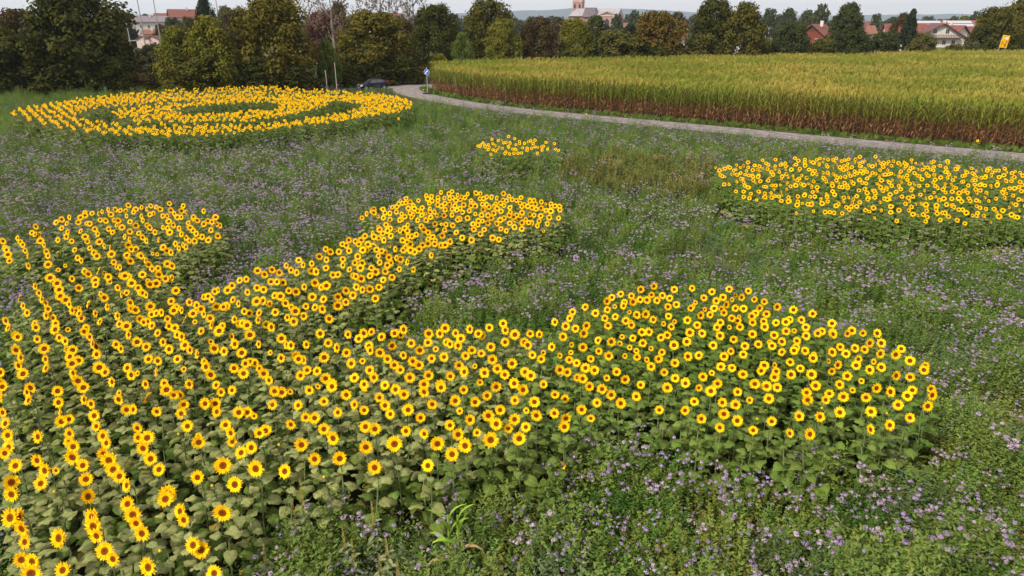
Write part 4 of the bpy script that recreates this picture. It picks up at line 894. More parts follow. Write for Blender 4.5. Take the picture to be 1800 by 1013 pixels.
M_bark = mat('bark', (0.06, 0.045, 0.035), 0.9, 0.1, (0.10, 0.08, 0.06), 3)
M_birchbark = mat('birch_bark', (0.28, 0.25, 0.23), 0.8, 0.2, (0.11, 0.09, 0.08), 2.5)
def crown(seed, nl, per, leaf, profile, lr=(.26, .40), gap=0.0):
    """unit crown: radius 1, z 0..1; profile(t) gives the radius at height t"""
    r = np.random.RandomState(seed); V = []; 
    lobes = []
    for i in range(nl):
        t = ((i + r.rand()) / nl) ** .85; a = i*2.4 + r.uniform(-.5, .5)
        pr = profile(t); rr = pr * (.95 - lr[0]*.9) * math.sqrt(r.uniform(.25, 1.0))
        lobes.append((rr*math.cos(a), rr*math.sin(a), .06 + t*.88, r.uniform(*lr) * (.55 + .45*pr)))
    for lx, ly, lz, s in lobes:
        d = r.normal(size=(per, 3)); d /= np.linalg.norm(d, axis=1)[:, None]
        rad = s * (r.rand(per, 1) ** .35) * (1 + .25*r.normal(size=(per, 1))*.5)
        p = np.array([lx, ly, 0]) + d * rad * np.array([1, 1, 0]) ; pz = lz + d[:, 2:3]*rad*.42
        p[:, 2:3] = pz
        nrm = d + r.normal(size=(per, 3))*.55 + np.array([0, 0, .35]); nrm /= np.linalg.norm(nrm, axis=1)[:, None]
        q = r.normal(size=(per, 3)); s1 = np.cross(nrm, q); s1 /= np.linalg.norm(s1, axis=1)[:, None]; s2 = np.cross(nrm, s1)
        L_ = leaf * r.uniform(.5, 1.3, size=(per, 1)); z3 = np.array([1, 1, .55])
        V.append(np.stack([p - s1*L_*z3, p + s2*L_*.7*z3, p + s1*L_*z3, p - s2*L_*.7*z3], 1).reshape(-1, 3))
    V = np.concatenate(V); V[:, 2] = np.clip(V[:, 2], 0.0, 1.1); n = len(V) // 4
    me = bpy.data.meshes.new('crown'); me.vertices.add(len(V)); me.vertices.foreach_set('co', V.astype(np.float32).ravel())
    me.loops.add(n*4); me.loops.foreach_set('vertex_index', np.arange(n*4, dtype=np.int32)); me.polygons.add(n)
    me.polygons.foreach_set('loop_start', np.arange(0, n*4, 4, dtype=np.int32)); me.polygons.foreach_set('loop_total', np.full(n, 4, dtype=np.int32))
    me.materials.append(F['dark']); me.update(calc_edges=True); return me
rd_ = lambda t: math.sqrt(max(0.02, 1 - (2*t - 0.95)**2 * .92)) if t > .1 else .85
full_ = lambda t: (.90 + .1*t*3 if t < .35 else math.sqrt(max(.03, 1 - ((t - .35)/.68)**2)))
cone_ = lambda t: max(.07, 1 - t)
loose_ = lambda t: (.9 if t < .35 else max(.16, 1 - ((t-.30)/.80)**1.8))
bush_ = lambda t: math.sqrt(max(.03, 1 - (t*.97)**2))
CROWN = {
 'full': [crown(s, 52, 290, .036, full_, (.20, .34)) for s in (1, 2, 3, 4)],
 'round': [crown(s, 44, 240, .038, rd_, (.22, .38)) for s in (11, 12, 13)],
 'loose': [crown(s, 50, 220, .04, loose_, (.20, .36)) for s in (21, 22, 23)],
 'bush': [crown(s, 30, 230, .046, bush_, (.24, .42)) for s in (31, 32, 33)],
 'spruce': [crown(41, 60, 80, .07, cone_, (.12, .26))],
 'sparse': [crown(s, 60, 26, .035, rd_, (.12, .22)) for s in (51, 52)],
 'far': [crown(s, 22, 48, .10, full_, (.26, .42)) for s in (61, 62, 63)],
}
me_trunk = {}
def trunk_mesh(kind):
    if kind in me_trunk: return me_trunk[kind]
    b = MB(); r = random.Random(hash(kind) % 97 if False else len(kind))
    b.tube([(0, 0, 0), (.01, 0, .25), (0, .015, .55), (.01, 0, .9)], [.045, .034, .022, .006], 7)
    for k in range(7):
        a = k*2.4; z = .22 + .09*k; l = .22 - .018*k
        b.tube([(0, 0, z), (math.cos(a)*l*.6, math.sin(a)*l*.6, z + l*.35), (math.cos(a)*l, math.sin(a)*l, z + l*.85)], [.016, .010, .003], 5)
    me_trunk[kind] = b.mesh('trunk', M_birchbark if kind == 'birch' else M_bark, True); return me_trunk[kind]
tree_n = 0
def tree(name, px, ytop, hw, Y, kind, fol, label, group=None, z0=.06, cat='tree', deep=1.0):
    """px, ytop, hw: centre, top and half width in the photograph; Y: forward distance"""
    global tree_n; tree_n += 1
    r = random.Random(tree_n*7)
    top = at(px, ytop, Y); c = at(px, (ytop + 165)/2, Y); h = max(.8, top.z)
    depth = Y*math.cos(PITCH) + (H - h/2)*math.sin(PITCH); rad = hw*depth/1200.0
    root = empty(name, (c.x, Y, 0), 0, label, cat, group)
    meshes = CROWN[kind]; me = meshes[tree_n % len(meshes)]
    zc = h*z0
    M = Matrix.Translation((0, 0, zc)) @ Matrix.Rotation(r.uniform(0, 6.28), 4, 'Z') @ Matrix.Diagonal((rad*(1.08 if hw > 60 else 1.28), rad*1.12*deep, (h - zc)*1.0, 1))
    if deep == 1.0: pass
    inst('crown', me, root, M, F[fol])
    if cat != 'bush':
        inst('trunk', trunk_mesh('birch' if fol == 'birch' else 'oak'), root, Matrix.Diagonal((h*.5, h*.5, h*.96, 1)))
    else:
        inst('stem', trunk_mesh('oak'), root, Matrix.Diagonal((h*.4, h*.4, h*.8, 1)))
    return root
T4 = [  # px, ytop, half width, Y, kind, foliage, low edge, label
 (-25, 42, 80, 79, 'full', 'olive', .03, 'olive tree cut by the left edge of the photo'),
 (40, 15, 50, 90, 'round', 'brown', .1, 'brownish dark tree behind the olive one at the left edge'),
 (10, 60, 50, 76.5, 'full', 'dark', .02, 'lower dark tree at the far left, in front of the brownish one'),
 (142, -28, 98, 79, 'full', 'dark', .02, 'biggest dark green oak, filling the upper left and cut by the top edge'),
 (98, 90, 60, 77, 'bush', 'dark', .0, 'dark undergrowth tree at the foot of the biggest oak, left side'),
 (205, 100, 45, 77.5, 'bush', 'dark', .0, 'dark low tree at the foot of the biggest oak, right side'),
 (268, 76, 42, 80, 'bush', 'grey', .0, 'greyish willow-like shrub in the gap below the far white houses'),
 (248, 128, 34, 78, 'bush', 'brown', .0, 'brown thicket under the greyish shrub'),
 (313, 46, 40, 79, 'loose', 'ygreen', .02, 'yellow-green pointed tree, left one of the adjoining pair'),
 (372, 27, 50, 79, 'loose', 'ygreen', .02, 'taller yellow-green pointed tree, right one of the adjoining pair'),
 (345, 105, 60, 77.5, 'bush', 'olive', .0, 'olive undergrowth beneath the pair of yellow-green trees'),
 (482, -12, 76, 82, 'full', 'ylw', .03, 'broad domed olive-yellow tree standing left of the road, cut by the top edge'),
 (455, 100, 50, 79, 'bush', 'dark', .0, 'dark undergrowth beneath the domed olive-yellow tree'),
 (525, 105, 40, 80, 'bush', 'dark', .0, 'dark thicket between the domed tree and the staked sapling'),
 (577, 70, 24, 84, 'loose', 'bright', .1, 'small fresh green sapling above two pale stakes'),
 (600, 110, 34, 88, 'bush', 'dark', .0, 'dark bush behind the two pale stakes'),
 (660, 18, 76, 95, 'full', 'ylw', .05, 'large rounded mustard-olive tree above the parked dark car'),
 (650, 98, 62, 92.5, 'bush', 'dark', .0, 'dark hedge directly behind the dark car'),
 (708, 95, 38, 93, 'bush', 'dark', .0, 'dark hedge over the road to the right of the car'),
 (735, 100, 14, 95, 'bush', 'brown', .0, 'brown dry bush behind the blue sign'),
 (768, 6, 46, 112, 'full', 'dark', .02, 'dark green tree above the blue sign'),
 (772, 94, 20, 101, 'bush', 'ygreen', .0, 'small yellow-green bush at the left end of the corn field'),
 (812, 56, 21, 103, 'loose', 'bright', .05, 'small bright green pointed tree at the corn edge'),
 (858, -4, 48, 122, 'round', 'olive', .05, 'tall olive tree reaching the top edge left of the church'),
 (884, 34, 34, 108, 'full', 'ygreen', .02, 'yellow-green round tree at the corn edge in front of the tall olive one'),
 (945, 31, 36, 109, 'full', 'brown', .02, 'dark brown round tree at the corn edge'),
 (1009, 30, 30, 113, 'full', 'ygreen', .02, 'round green tree left of the church below the tower'),
 (1000, 88, 28, 108, 'bush', 'bush', .0, 'low yellowish bush under the round green tree'),
 (1046, 27, 26, 135, 'round', 'teal', .02, 'bluish dark round tree directly before the church nave'),
 (1080, 54, 52, 112, 'bush', 'bush', .0, 'wide arching green bush below the church'),
 (1104, 42, 17, 140, 'round', 'spruce', .0, 'small blackish tree right of the church foot'),
 (1156, 19, 50, 116, 'full', 'orange', .02, 'orange-tinged broad tree right of the church'),
 (1150, 78, 42, 113, 'bush', 'dark', .0, 'dark undergrowth beneath the orange-tinged tree'),
 (1232, 58, 40, 116, 'bush', 'bush', .0, 'rounded olive bush left of the blackish tree'),
 (1250, -4, 42, 124, 'full', 'dark', .05, 'very dark tall tree reaching the top edge right of centre'),
 (1305, 4, 46, 119, 'loose', 'olive', .02, 'jagged olive tree in front of the very dark one'),
 (1330, 76, 28, 118, 'bush', 'olive', .0, 'olive thicket at the right foot of the jagged tree'),
 (1388, 38, 32, 122, 'full', 'teal', .02, 'dark green rounded tree left of the red-brown house'),
 (1440, 68, 30, 124, 'bush', 'bush', .0, 'pale olive bush below the red-brown house'),
 (1483, 4, 36, 126, 'loose', 'teal', .02, 'bluish green tall tree right of the red-brown house'),
 (1488, 50, 40, 125, 'full', 'teal', .0, 'broad lower bluish green tree beneath the tall one'),
 (1545, 56, 34, 129, 'bush', 'teal', .0, 'dark green hedge section between the bluish tree and the spruce'),
 (1592, 14, 22, 165, 'spruce', 'spruce', .0, 'blackish spruce left of the white chalet'),
 (1578, 22, 22, 180, 'round', 'brown', .0, 'brownish tree behind the spruce'),
 (1617, 58, 28, 131, 'bush', 'bush', .0, 'olive bush in front of the white chalet, left side'),
 (1668, 77, 24, 134, 'bush', 'bush', .0, 'low bush in front of the white chalet, middle'),
 (1700, 74, 20, 136, 'bush', 'grey', .0, 'low greyish bush in front of the white chalet, right side'),
 (1742, 12, 42, 140, 'full', 'olive', .0, 'big dark olive tree behind the yellow road sign'),
 (1722, 40, 30, 138, 'bush', 'dark', .0, 'dark shrub left of the yellow road sign'),
 (1800, -14, 44, 147, 'round', 'olive', .0, 'tall tree in the upper right corner'),
 (1808, 42, 36, 141, 'bush', 'ygreen', .0, 'yellow-green bush at the right edge beside the yellow sign'),
 (575, 18, 42, 135, 'full', 'red', .0, 'copper-red tree behind the sapling and left of the mustard tree'),
 (600, 2, 22, 150, 'round', 'brown', .0, 'dusky tree rising behind the copper-red one'),
 (700, 32, 45, 128, 'full', 'brown', .0, 'dusky brown tree between the mustard tree and the dark tree'),
 (430, 12, 30, 130, 'round', 'brown', .0, 'dusky tree showing left of the domed olive-yellow tree'),
 (368, -8, 20, 175, 'loose', 'spruce', .1, 'dark conifer poking into the sky right of the red-roofed white house'),
 (212, 42, 20, 110, 'round', 'orange', .0, 'yellowing tree between the biggest oak and the masts'),
 (238, 50, 17, 230, 'full', 'spruce', .0, 'dark round tree below the small pale house, left of the sheds'),
 (290, 42, 13, 210, 'round', 'brown', .0, 'brownish tree below the red roofs, right of the sheds'),
 (312, 30, 18, 200, 'full', 'teal', .0, 'bluish tree beneath the large white house with red roof'),
 (340, 29, 18, 190, 'full', 'olive', .0, 'olive tree right below the large white house with red roof'),
 (405, 10, 24, 150, 'round', 'grey', .0, 'greyish tree between the conifer and the domed tree'),
]
for px, yt, hw, Y, kind, fol, z0, lab in T4:
    low = kind == 'bush'
    tree('bush' if low else ('spruce_tree' if kind == 'spruce' else 'broadleaf_tree'), px, yt, hw, Y, kind, fol, lab, None, z0, 'bush' if low else 'tree')
# birches with thin hanging foliage against the sky
for px, yt, hw, Y, lab in [(585, -40, 34, 128, 'white-stemmed birch with bare-looking crown above the copper-red tree'),
        (648, -30, 26, 150, 'thin birch behind the mustard tree, leftmost of the row against the sky'),
        (672, -42, 26, 152, 'thin birch behind the mustard tree, second from the left of the row against the sky'),
        (700, -36, 26, 150, 'thin birch third from the left of the row against the sky'),
        (728, -44, 28, 152, 'thin birch at the right end of the row, next to the dark tree'),
        (548, -30, 26, 140, 'thin birch just right of the domed olive-yellow tree')]:
    tree('birch_tree', px, yt, hw, Y, 'sparse', 'birch', lab, 'birches', .25)
# distant trees of the town, whole skyline
far_r = random.Random(77)
FARZ = [('left of the floodlight masts', 190, 250), ('behind the white houses on the left', 215, 420), ('between the copper tree and the church', 540, 1000),
        ('behind the church', 1060, 1230), ('left of the red-brown house', 1330, 1440), ('between the red-brown house and the spruce', 1500, 1600), ('beyond the white chalet', 1600, 1760)]
for zone, x0, x1 in FARZ:
    n_ = max(3, int((x1 - x0)/13))
    for k in range(n_):
        px = x0 + (x1-x0)*(k + far_r.random())/n_; Y = far_r.uniform(330, 620)
        yt = far_r.uniform(24, 35); hw = far_r.uniform(9, 17)
        if 1440 < px < 1530: continue
        tree('distant_tree', px, yt, hw, Y, 'far', far_r.choice(('hazeg', 'hazeg', 'teal', 'bush', 'brown')), 'hazy distant tree ' + zone, 'hazy trees on the skyline ' + zone, .0)
for px, yt, hw, Y, fol, lab in [(1380, 13, 14, 330, 'teal', 'hazy dark tree with ragged top, left of the pale skyline poplar'), (1345, 15, 14, 340, 'teal', 'hazy dark tree with ragged top, just right of the jagged olive tree'),
        (1435, 8, 17, 260, 'hazeg', 'pale green tall tree above the red-brown house'), (1412, 16, 15, 270, 'hazeg', 'pale green tree left of the one above the red-brown house'),
        (1110, 18, 12, 380, 'hazeg', 'grey-green tree just right of the church'), (1130, 30, 14, 300, 'brown', 'brownish hazy tree above the orange roof'),
        (1186, 20, 15, 300, 'brown', 'brownish hazy tree between the orange tree and the blackish one'), (980, 30, 14, 320, 'brown', 'brownish hazy tree left of the church tower'),
        (1700, 20, 8, 420, 'teal', 'single taller hazy tree above the roofs right of the chalet'), (1680, 27, 10, 330, 'bright', 'light green hazy tree behind the red barn roof')]:
    tree('distant_tree', px, yt, hw, Y, 'far', fol, lab, None, .0)
# low distant greenery ring in front of hills so that the plain reads as wooded
fw = MB(); rr = random.Random(5)
fpts, fidx, frot, fscl = [], [], [], []
for k in range(3800):
    Y = rr.uniform(420, 2600); X = rr.uniform(-.95, .95)*Y
    fpts.append((X, Y, 0)); fidx.append(rr.randrange(3)); frot.append((0, 0, rr.uniform(0, 6.28))); fscl.append(rr.uniform(5, 9))
FS = []
for i in range(3):
    m_ = CROWN['far'][i].copy(); m_.materials.clear(); m_.materials.append(F['hazeg']); 
    co_ = np.empty(len(m_.vertices)*3, dtype=np.float32); m_.vertices.foreach_get('co', co_); co_ = co_.reshape(-1, 3); co_[:, :2] *= .75; m_.vertices.foreach_set('co', co_.ravel()); FS.append(m_)
scatter('distant_woods', fpts, fidx, frot, fscl, source(FS), 'hazy woods spreading over the plain towards the hills', 'woods')

# hills
M_hill = mat('hill_forest', (0.018, 0.03, 0.030), 0.95, 0.05, (0.025, 0.04, 0.036), 0.004, coords='World')
def hills(name, Y, hf, seed, thick=900):
    b = MB(); n_ = 140; prof = [(0, 0), (.12, .55), (.3, .9), (.5, 1), (.8, .8), (1, 0)]
    for i in range(n_):
        x = -Y*1.15 + 2.3*Y*i/(n_-1)
        hh = hf(x/Y) * (1 + .10*noise.noise(Vector((x*.004, seed, 0))) + .04*noise.noise(Vector((x*.02, seed, 3))))
        for t, k in prof: b.v.append((x, Y + t*thick + 120*noise.noise(Vector((x*.002, seed, t))), max(0, hh*k) - (.5 if k == 0 else 0)))
    m_ = len(prof)
    for i in range(n_-1):
        for j in range(m_-1): b.f.append((i*m_+j, (i+1)*m_+j, (i+1)*m_+j+1, i*m_+j+1)); b.m.append(0)
    return tag(b.build(name, M_hill, smooth=True), kind='structure')
hills('hills', 7200, lambda u: 1.72 * (48 + 22*math.exp(-((u-.13)/.12)**2) + 16*math.sin(u*6+1) + 20*math.exp(-((u-.62)/.15)**2) + 16*math.exp(-((u+.55)/.2)**2)), 1)
hills('hills', 4800, lambda u: 28 + 10*math.sin(u*9) + 12*math.exp(-((u+.5)/.1)**2), 4)

# ================================================================== buildings
M_wall = mat('white_render', (0.62, 0.59, 0.57), 0.9, 0.1, (0.54, 0.51, 0.49), .8)
M_tile = mat('red_roof_tiles', (0.16, 0.055, 0.045), 0.8, 0.2, (0.21, 0.08, 0.06), .8)
M_tileO = mat('orange_roof_tiles', (0.18, 0.08, 0.055), 0.8, 0.2, (0.23, 0.11, 0.08), .8)
M_tileD = mat('dark_brown_roof_tiles', (0.12, 0.05, 0.055), 0.8, 0.2, (0.17, 0.08, 0.08), .8)
M_tileG = mat('grey_roof_tiles', (0.17, 0.14, 0.17), 0.8, 0.2, (0.22, 0.19, 0.21), .8)
M_solar = mat('solar_panel', (0.45, 0.46, 0.52), 0.25, 0.6, (0.38, 0.40, 0.47), 2)
M_wood = mat('dark_timber', (0.09, 0.035, 0.03), 0.8, 0.2, (0.13, 0.055, 0.04), 2)
M_glass = mat('window_glass', (0.03, 0.035, 0.045), 0.15, 0.6)
M_brown = mat('red_brown_boards', (0.16, 0.04, 0.03), 0.8, 0.2, (0.22, 0.06, 0.04), 1)
M_brick = mat('pink_church_brick', (0.33, 0.20, 0.18), 0.9, 0.1, (0.40, 0.26, 0.23), 1.5)
M_stone = mat('pale_stone_trim', (0.62, 0.50, 0.47), 0.9, 0.1, (0.55, 0.44, 0.42), 1)
M_slate = mat('grey_slate', (0.36, 0.33, 0.36), 0.6, 0.4, (0.30, 0.28, 0.31), .5)
M_metal = mat('galvanised_metal', (0.34, 0.33, 0.33), 0.6, 0.4, metal=.2)
win_me = {}
def window(root, M, w_=1.0, h_=1.3):
    key = (w_, h_)
    if key not in win_me:
        a = MB().box(-w_/2-.1, w_/2+.1, -.06, 0, -h_/2-.1, h_/2+.1).mesh('window', M_wall)
        b = MB().box(-w_/2, -.04, -.09, -.05, -h_/2, h_/2).box(.04, w_/2, -.09, -.05, -h_/2, h_/2).mesh('pane', M_glass); win_me[key] = (a, b)
    o = inst('window', win_me[key][0], root, M); inst('pane', win_me[key][1], o, Matrix.Identity(4)); return o
def house(name, loc, rz, w_, l_, wall, ridge, mw, mr, label, wins=(), chim=True, over=.8, thick=.25, cat='house', gable=None):
    """gable end faces local -Y; w_ across the gable, l_ along the ridge"""
    root = empty(name, loc, rz, label, cat)
    b = MB(); b.prism([(-w_/2, 0), (w_/2, 0), (w_/2, wall), (0, ridge - .05), (-w_/2, wall)], 0, l_); b.build('wall', mw, root)
    sl_ = (ridge - wall)/(w_/2); ex = w_/2 + over; ez = wall - over*sl_
    rf = MB().prism([(0, ridge), (ex, ez), (ex, ez + thick), (0, ridge + thick), (-ex, ez + thick), (-ex, ez)], -over, l_ + over).build('roof', mr, root)
    if chim: MB().box(-.4, .4, -.4, .4, 0, 1.6).build('chimney', M_wall, rf, loc=(w_*.12, l_*.45, ridge - .5))
    if gable: MB().prism([(-w_/2*gable, wall + (ridge-wall)*(1-gable)), (w_/2*gable, wall + (ridge-wall)*(1-gable)), (0, ridge - .1)], -.07, -.01).build('gable_boards', M_wood, root)
    for side, p, z in wins:
        if side == 'f': M = Matrix.Translation((p, 0, z))
        elif side == 'r': M = Matrix.Translation((w_/2, p, z)) @ Matrix.Rotation(math.pi/2, 4, 'Z')
        else: M = Matrix.Translation((-w_/2, p, z)) @ Matrix.Rotation(-math.pi/2, 4, 'Z')
        window(root, M)
    return root, rf
def gx(px, Y): return at(px, 60, Y).x
def zt(py, Y): return at(900, py, Y).z
# white chalet
Y = 235; X = gx(1655, Y)
ch, rf = house('chalet', (X, Y, 0), R(-14), 14, 12, 3.0, zt(42, Y), M_wall, M_tileD, 'white chalet with dark brown roof and long timber balcony beyond the corn at the right',
          [('f', -3.6, 1.5), ('f', 1.2, 1.5), ('f', 3.9, 1.5), ('r', 3, 1.6), ('r', 8, 1.6), ('f', -2.0, 4.9), ('f', 1.6, 4.9)], over=1.2)
bl = MB().box(-5.6, 5.6, -1.5, -.1, 2.75, 2.95).build('balcony', M_wood, ch)
rb = MB().box(-5.6, 5.6, -1.5, -1.42, 3.75, 3.87).mesh('rail', M_wood); inst('rail', rb, bl)
bm_ = MB().box(-.09, .09, -1.48, -1.42, 2.95, 3.75).mesh('baluster', M_wood)
for k in range(24): inst('baluster', bm_, bl, Matrix.Translation((-5.45 + k*.474, 0, 0)))
MB().prism([(-.1, 0), (.1, 0), (.1, .25), (-.1, .25)], -1.28, -1.2).build('ridge_trim', M_wall, rf, loc=(0, 0, zt(42, Y)))
tr_ = MB(); a_, c_ = Vector((-8.3, zt(42, Y) - 8.3*(zt(42, Y)-3)/7)), Vector((0, zt(42, Y) + .1))
# long red barn with solar panels behind the chalet
Y = 262; X0, X1 = gx(1612, Y), gx(1708, Y); Lb = X1 - X0
bn, rf2 = house('barn', (X1, Y + 3, 0), R(90), 13, Lb, 4.0, zt(38, Y), M_wall, M_tile, 'long red-roofed barn with pale solar panels behind the white chalet', (), False, cat='barn')
rg = zt(38, Y); sl_ = (rg - 4)/6.5
pm = MB().box(-.8, .8, -1.25, 1.25, 0, .06).mesh('solar_panel', M_solar)
ang = math.atan(sl_)
for i in range(12):
    for j in range(2):
        if 5 <= i <= 6: continue
        s_ = .9 + j*1.75
        M = Matrix.Translation((-(s_), .9 + i*(Lb-2)/11, rg + .30 - s_*sl_ + .03)) @ Matrix.Rotation(-ang, 4, 'Y')
        inst('solar_panel', pm, rf2, M)
Y = 246; house('house', (gx(1622, Y), Y, 0), R(80), 9, 12, 3.2, zt(43, Y), M_wall, M_tile, 'low white house with red roof left of and behind the white chalet', [('l', 3, 1.6), ('l', 8, 1.6)])
Y = 240; house('house', (gx(1704, Y), Y + 4, 0), R(20), 9, 12, 2.8, zt(46, Y), M_wall, M_tile, 'red-roofed white building at the right shoulder of the chalet', [('f', -2, 1.5), ('f', 2, 1.5)])
Y = 300; house('house', (gx(1722, Y), Y, 0), R(60), 10, 14, 4, zt(37, Y), M_wall, M_tileO, 'orange-roofed house at the far right behind the chalet group', (), False)
# red-brown house
Y = 205; house('house', (gx(1426, Y), Y, 0), R(-38), 8.5, 12, 3.6, zt(44, Y), M_brown, M_tile, 'red-brown boarded house with maroon roof half hidden by trees', [('f', -1.8, 2.6), ('f', 1.8, 2.6), ('r', 3, 1.8), ('r', 8, 1.8)], gable=.5)
Y = 300; house('house', (gx(1532, Y), Y, 0), R(82), 10, 11, 3.4, zt(46, Y), M_wall, M_tileO, 'orange-roofed house peeping out left of the spruce', [('l', 3, 1.6)])
Y = 380; house('house', (gx(1537, Y), Y, 0), R(10), 9, 9, 5, zt(38, Y), M_wall, M_tileD, 'small dark-gabled house above the orange roof left of the spruce', (), True)
Y = 250; house('house', (gx(1204, Y), Y, 0), R(78), 9, 11, 3.0, zt(46, Y), M_wall, M_tileO, 'red-roofed house squeezed between the orange-tinged tree and the blackish tree', [('l', 3, 1.6), ('l', 7, 1.6)])
Y = 440; house('house', (gx(1113, Y), Y, 0), R(30), 9, 10, 3.5, zt(41, Y), M_wall, M_tileO, 'orange-roofed house right of the church', [('f', 0, 2)])
Y = 420; house('house', (gx(1352, Y), Y, 0), R(70), 9, 12, 4, zt(44, Y), M_wall, M_tileG, 'tiny grey-roofed house in the gap right of the jagged olive tree', [('l', 3, 2), ('l', 7, 2)])
Y = 170; house('house', (gx(1276, Y), Y, 0), R(10), 9, 9, 3, zt(66, Y), M_wall, M_tileG, 'white house wall glimpsed through the very dark tree', [('f', -2, 1.5), ('f', 2, 1.5)])
# left town
Y = 400; house('house', (gx(303, Y), Y, 0), R(-58), 12, 20, zt(30, Y), zt(17, Y), M_wall, M_tile, 'large white house with long red roof, right one on the left skyline', [('f', -3, 5), ('f', 3, 5), ('f', -3, 2), ('f', 3, 2), ('r', 4, 5), ('r', 9, 5), ('r', 14, 5), ('r', 4, 8.2), ('r', 9, 8.2)], gable=.95)
Y = 440; house('house', (gx(279, Y), Y, 0), R(-75), 11, 13, zt(33, Y), zt(24, Y), M_wall, M_tile, 'red-roofed building between the two white houses on the left skyline', (), False)
Y = 385; house('house', (gx(244, Y), Y, 0), R(-70), 10, 15, zt(38, Y), zt(29, Y), M_wall, M_tileG, 'white house with grey-violet roof, left one on the skyline', [('r', 2.5, 5.6), ('r', 6, 5.6), ('r', 9.5, 5.6), ('r', 13, 5.6), ('r', 2.5, 2.8), ('r', 6, 2.8), ('r', 9.5, 2.8), ('f', -2, 4), ('f', 2, 4)], True)
Y = 430; house('house', (gx(226, Y), Y, 0), R(-50), 9, 10, zt(38, Y), zt(31, Y), M_wall, M_tileG, 'small pale house left of the grey-roofed white house', [('f', 0, 3)])
Y = 300; house('house', (gx(255, Y), Y, 0), R(-78), 7, 7, zt(61, Y)+.4, zt(53, Y), M_wall, M_tileO, 'low orange-roofed house below the grey-roofed white house', ())
Y = 190; house('shed', (gx(249, Y), Y, 0), R(-4), 3.6, 4, zt(70, Y), zt(64, Y), M_stone, M_tileD, 'small pinkish shed with dark roof edge, left of the two under the masts', (), False, .3, .15, cat='shed')
Y = 190; house('shed', (gx(265, Y), Y, 0), R(-4), 3.6, 4, zt(70, Y), zt(64, Y), M_stone, M_tileD, 'small pinkish shed with dark roof edge, right of the two under the masts', (), False, .3, .15, cat='shed')
Y = 210; house('house', (gx(703, Y), Y, 0), R(80), 10, 8, zt(38, Y), zt(25, Y), M_stone, M_tile, 'red-brown roofed building behind the mustard tree under the birch row', [('l', 3, 6)], False)
# church
Y = 430; X = gx(1048, Y)
church = empty('church', (X, Y, 0), R(-20), 'pink brick church with grey roof and square tower rising above the trees', 'church')
rz_ = zt(15, Y); wz = zt(27, Y)
MB().prism([(-15, 0), (14, 0), (14, wz), (-15, wz)], -8, 8).build('wall', M_brick, church)
nv = MB(); nv.v = [(-15, -9, wz-.5), (14, -9, wz-.5), (14, 9, wz-.5), (-15, 9, wz-.5), (-12, 0, rz_), (14, 0, rz_)]
nv.f = [(0, 1, 5, 4), (2, 3, 4, 5), (3, 0, 4), (1, 2, 5), (0, 3, 2, 1)]; nv.m = [0]*5; nv.build('roof', M_slate, church)
tr = MB().prism([(5, 0), (13.5, 0), (13.5, wz+.3), (9.25, rz_-2.6), (5, wz+.3)], -14.5, -8.2).build('transept', M_brick, church)
MB().prism([(9.25, rz_-2.2), (14.6, wz-.6), (14.6, wz), (9.25, rz_-1.6), (3.9, wz), (3.9, wz-.6)], -15.1, -1).build('transept_roof', M_slate, church)
MB().prism([(7.9, 3), (10.6, 3), (10.6, 8.4), (9.25, 9.8), (7.9, 8.4)], -14.62, -14.52).build('window', M_glass, church)
for sx in (5.3, 13.2): MB().box(sx-.45, sx+.45, -14.85, -14.5, 0, wz+.2).build('pilaster', M_stone, church)
MB().box(4.9, 13.6, -14.75, -14.52, wz-.6, wz-.1).build('cornice', M_stone, church)
MB().prism([(-6.5, wz-1), (2, wz-1), (.5, wz+4), (-5, wz+4)], -9.2, -3).build('dormer', M_tileG, church)
tw = MB().box(-15.5, -9.8, 2.2, 8, 0, 34).build('tower', M_brick, church)
for z in (rz_-2, rz_+3.8, rz_+9): MB().box(-15.8, -9.5, 1.9, 8.3, z, z+.5).build('string_course', M_stone, tw)
for z in (rz_+.2, rz_+5.8, rz_+11.2):
    for sx in (-14.1, -11.2): MB().prism([(sx-.55, z), (sx+.55, z), (sx+.55, z+1.9), (sx, z+2.6), (sx-.55, z+1.9)], 2.1, 2.18).build('window', M_glass, tw)
MB().prism([(-16, 34), (-9.4, 34), (-12.65, 42)], 1.8, 8.4).build('tower_roof', M_slate, tw)

# ================================================================== masts, stakes, signs
def mast(px, Y, h, label, arms=0):
    root = empty('floodlight_mast', (at(px, 60, Y).x, Y, 0), 0, label, 'light mast', 'floodlight masts left of centre')
    MB().tube([(0, 0, 0), (0, 0, h)], [.15, .08], 8).build('pole', M_metal, root)
    if arms:
        for z in arms: MB().box(-1.5, 1.5, -.07, .07, z, z+.16).build('crossbar', M_metal, root)
    else:
        hd = MB().box(-1.1, 1.1, -.25, .25, h - .1, h + .12).build('lamp_bracket', M_metal, root)
    lm = MB().prism([(-.38, 0), (.38, 0), (.30, .62), (-.30, .62)], -.28, .22).mesh('floodlight', M_metal)
    for s in (-.75, .75): inst('floodlight', lm, root, Matrix.Translation((s, -.2, h + .05)) @ Matrix.Rotation(R(-25), 4, 'X'))
mast(252, 150, 16.5, 'tallest floodlight mast, running out of the top of the photo above the sheds')
mast(280, 152, 12.4, 'floodlight mast with lamp head just at the top edge, right of the tallest one')
mast(226, 148, 9.2, 'shortest mast with several crossbars, left of the tallest one', (4.0, 6.4, 8.2))
mast(388, 150, 13.5, 'floodlight mast on its own right of the yellow-green pair of trees')
for px, yt, lab in ((572, 124, 'pale wooden stake left of the pair beyond the ring bed'), (588, 110, 'taller pale wooden stake right of the pair beyond the ring bed')):
    p = at(px, yt, 80); s = MB().tube([(0, 0, 0), (0, 0, p.z)], [.04, .03], 6)
    tag(s.build('stake', M_stone, None, loc=(p.x, 80, 0)), lab, 'stake')
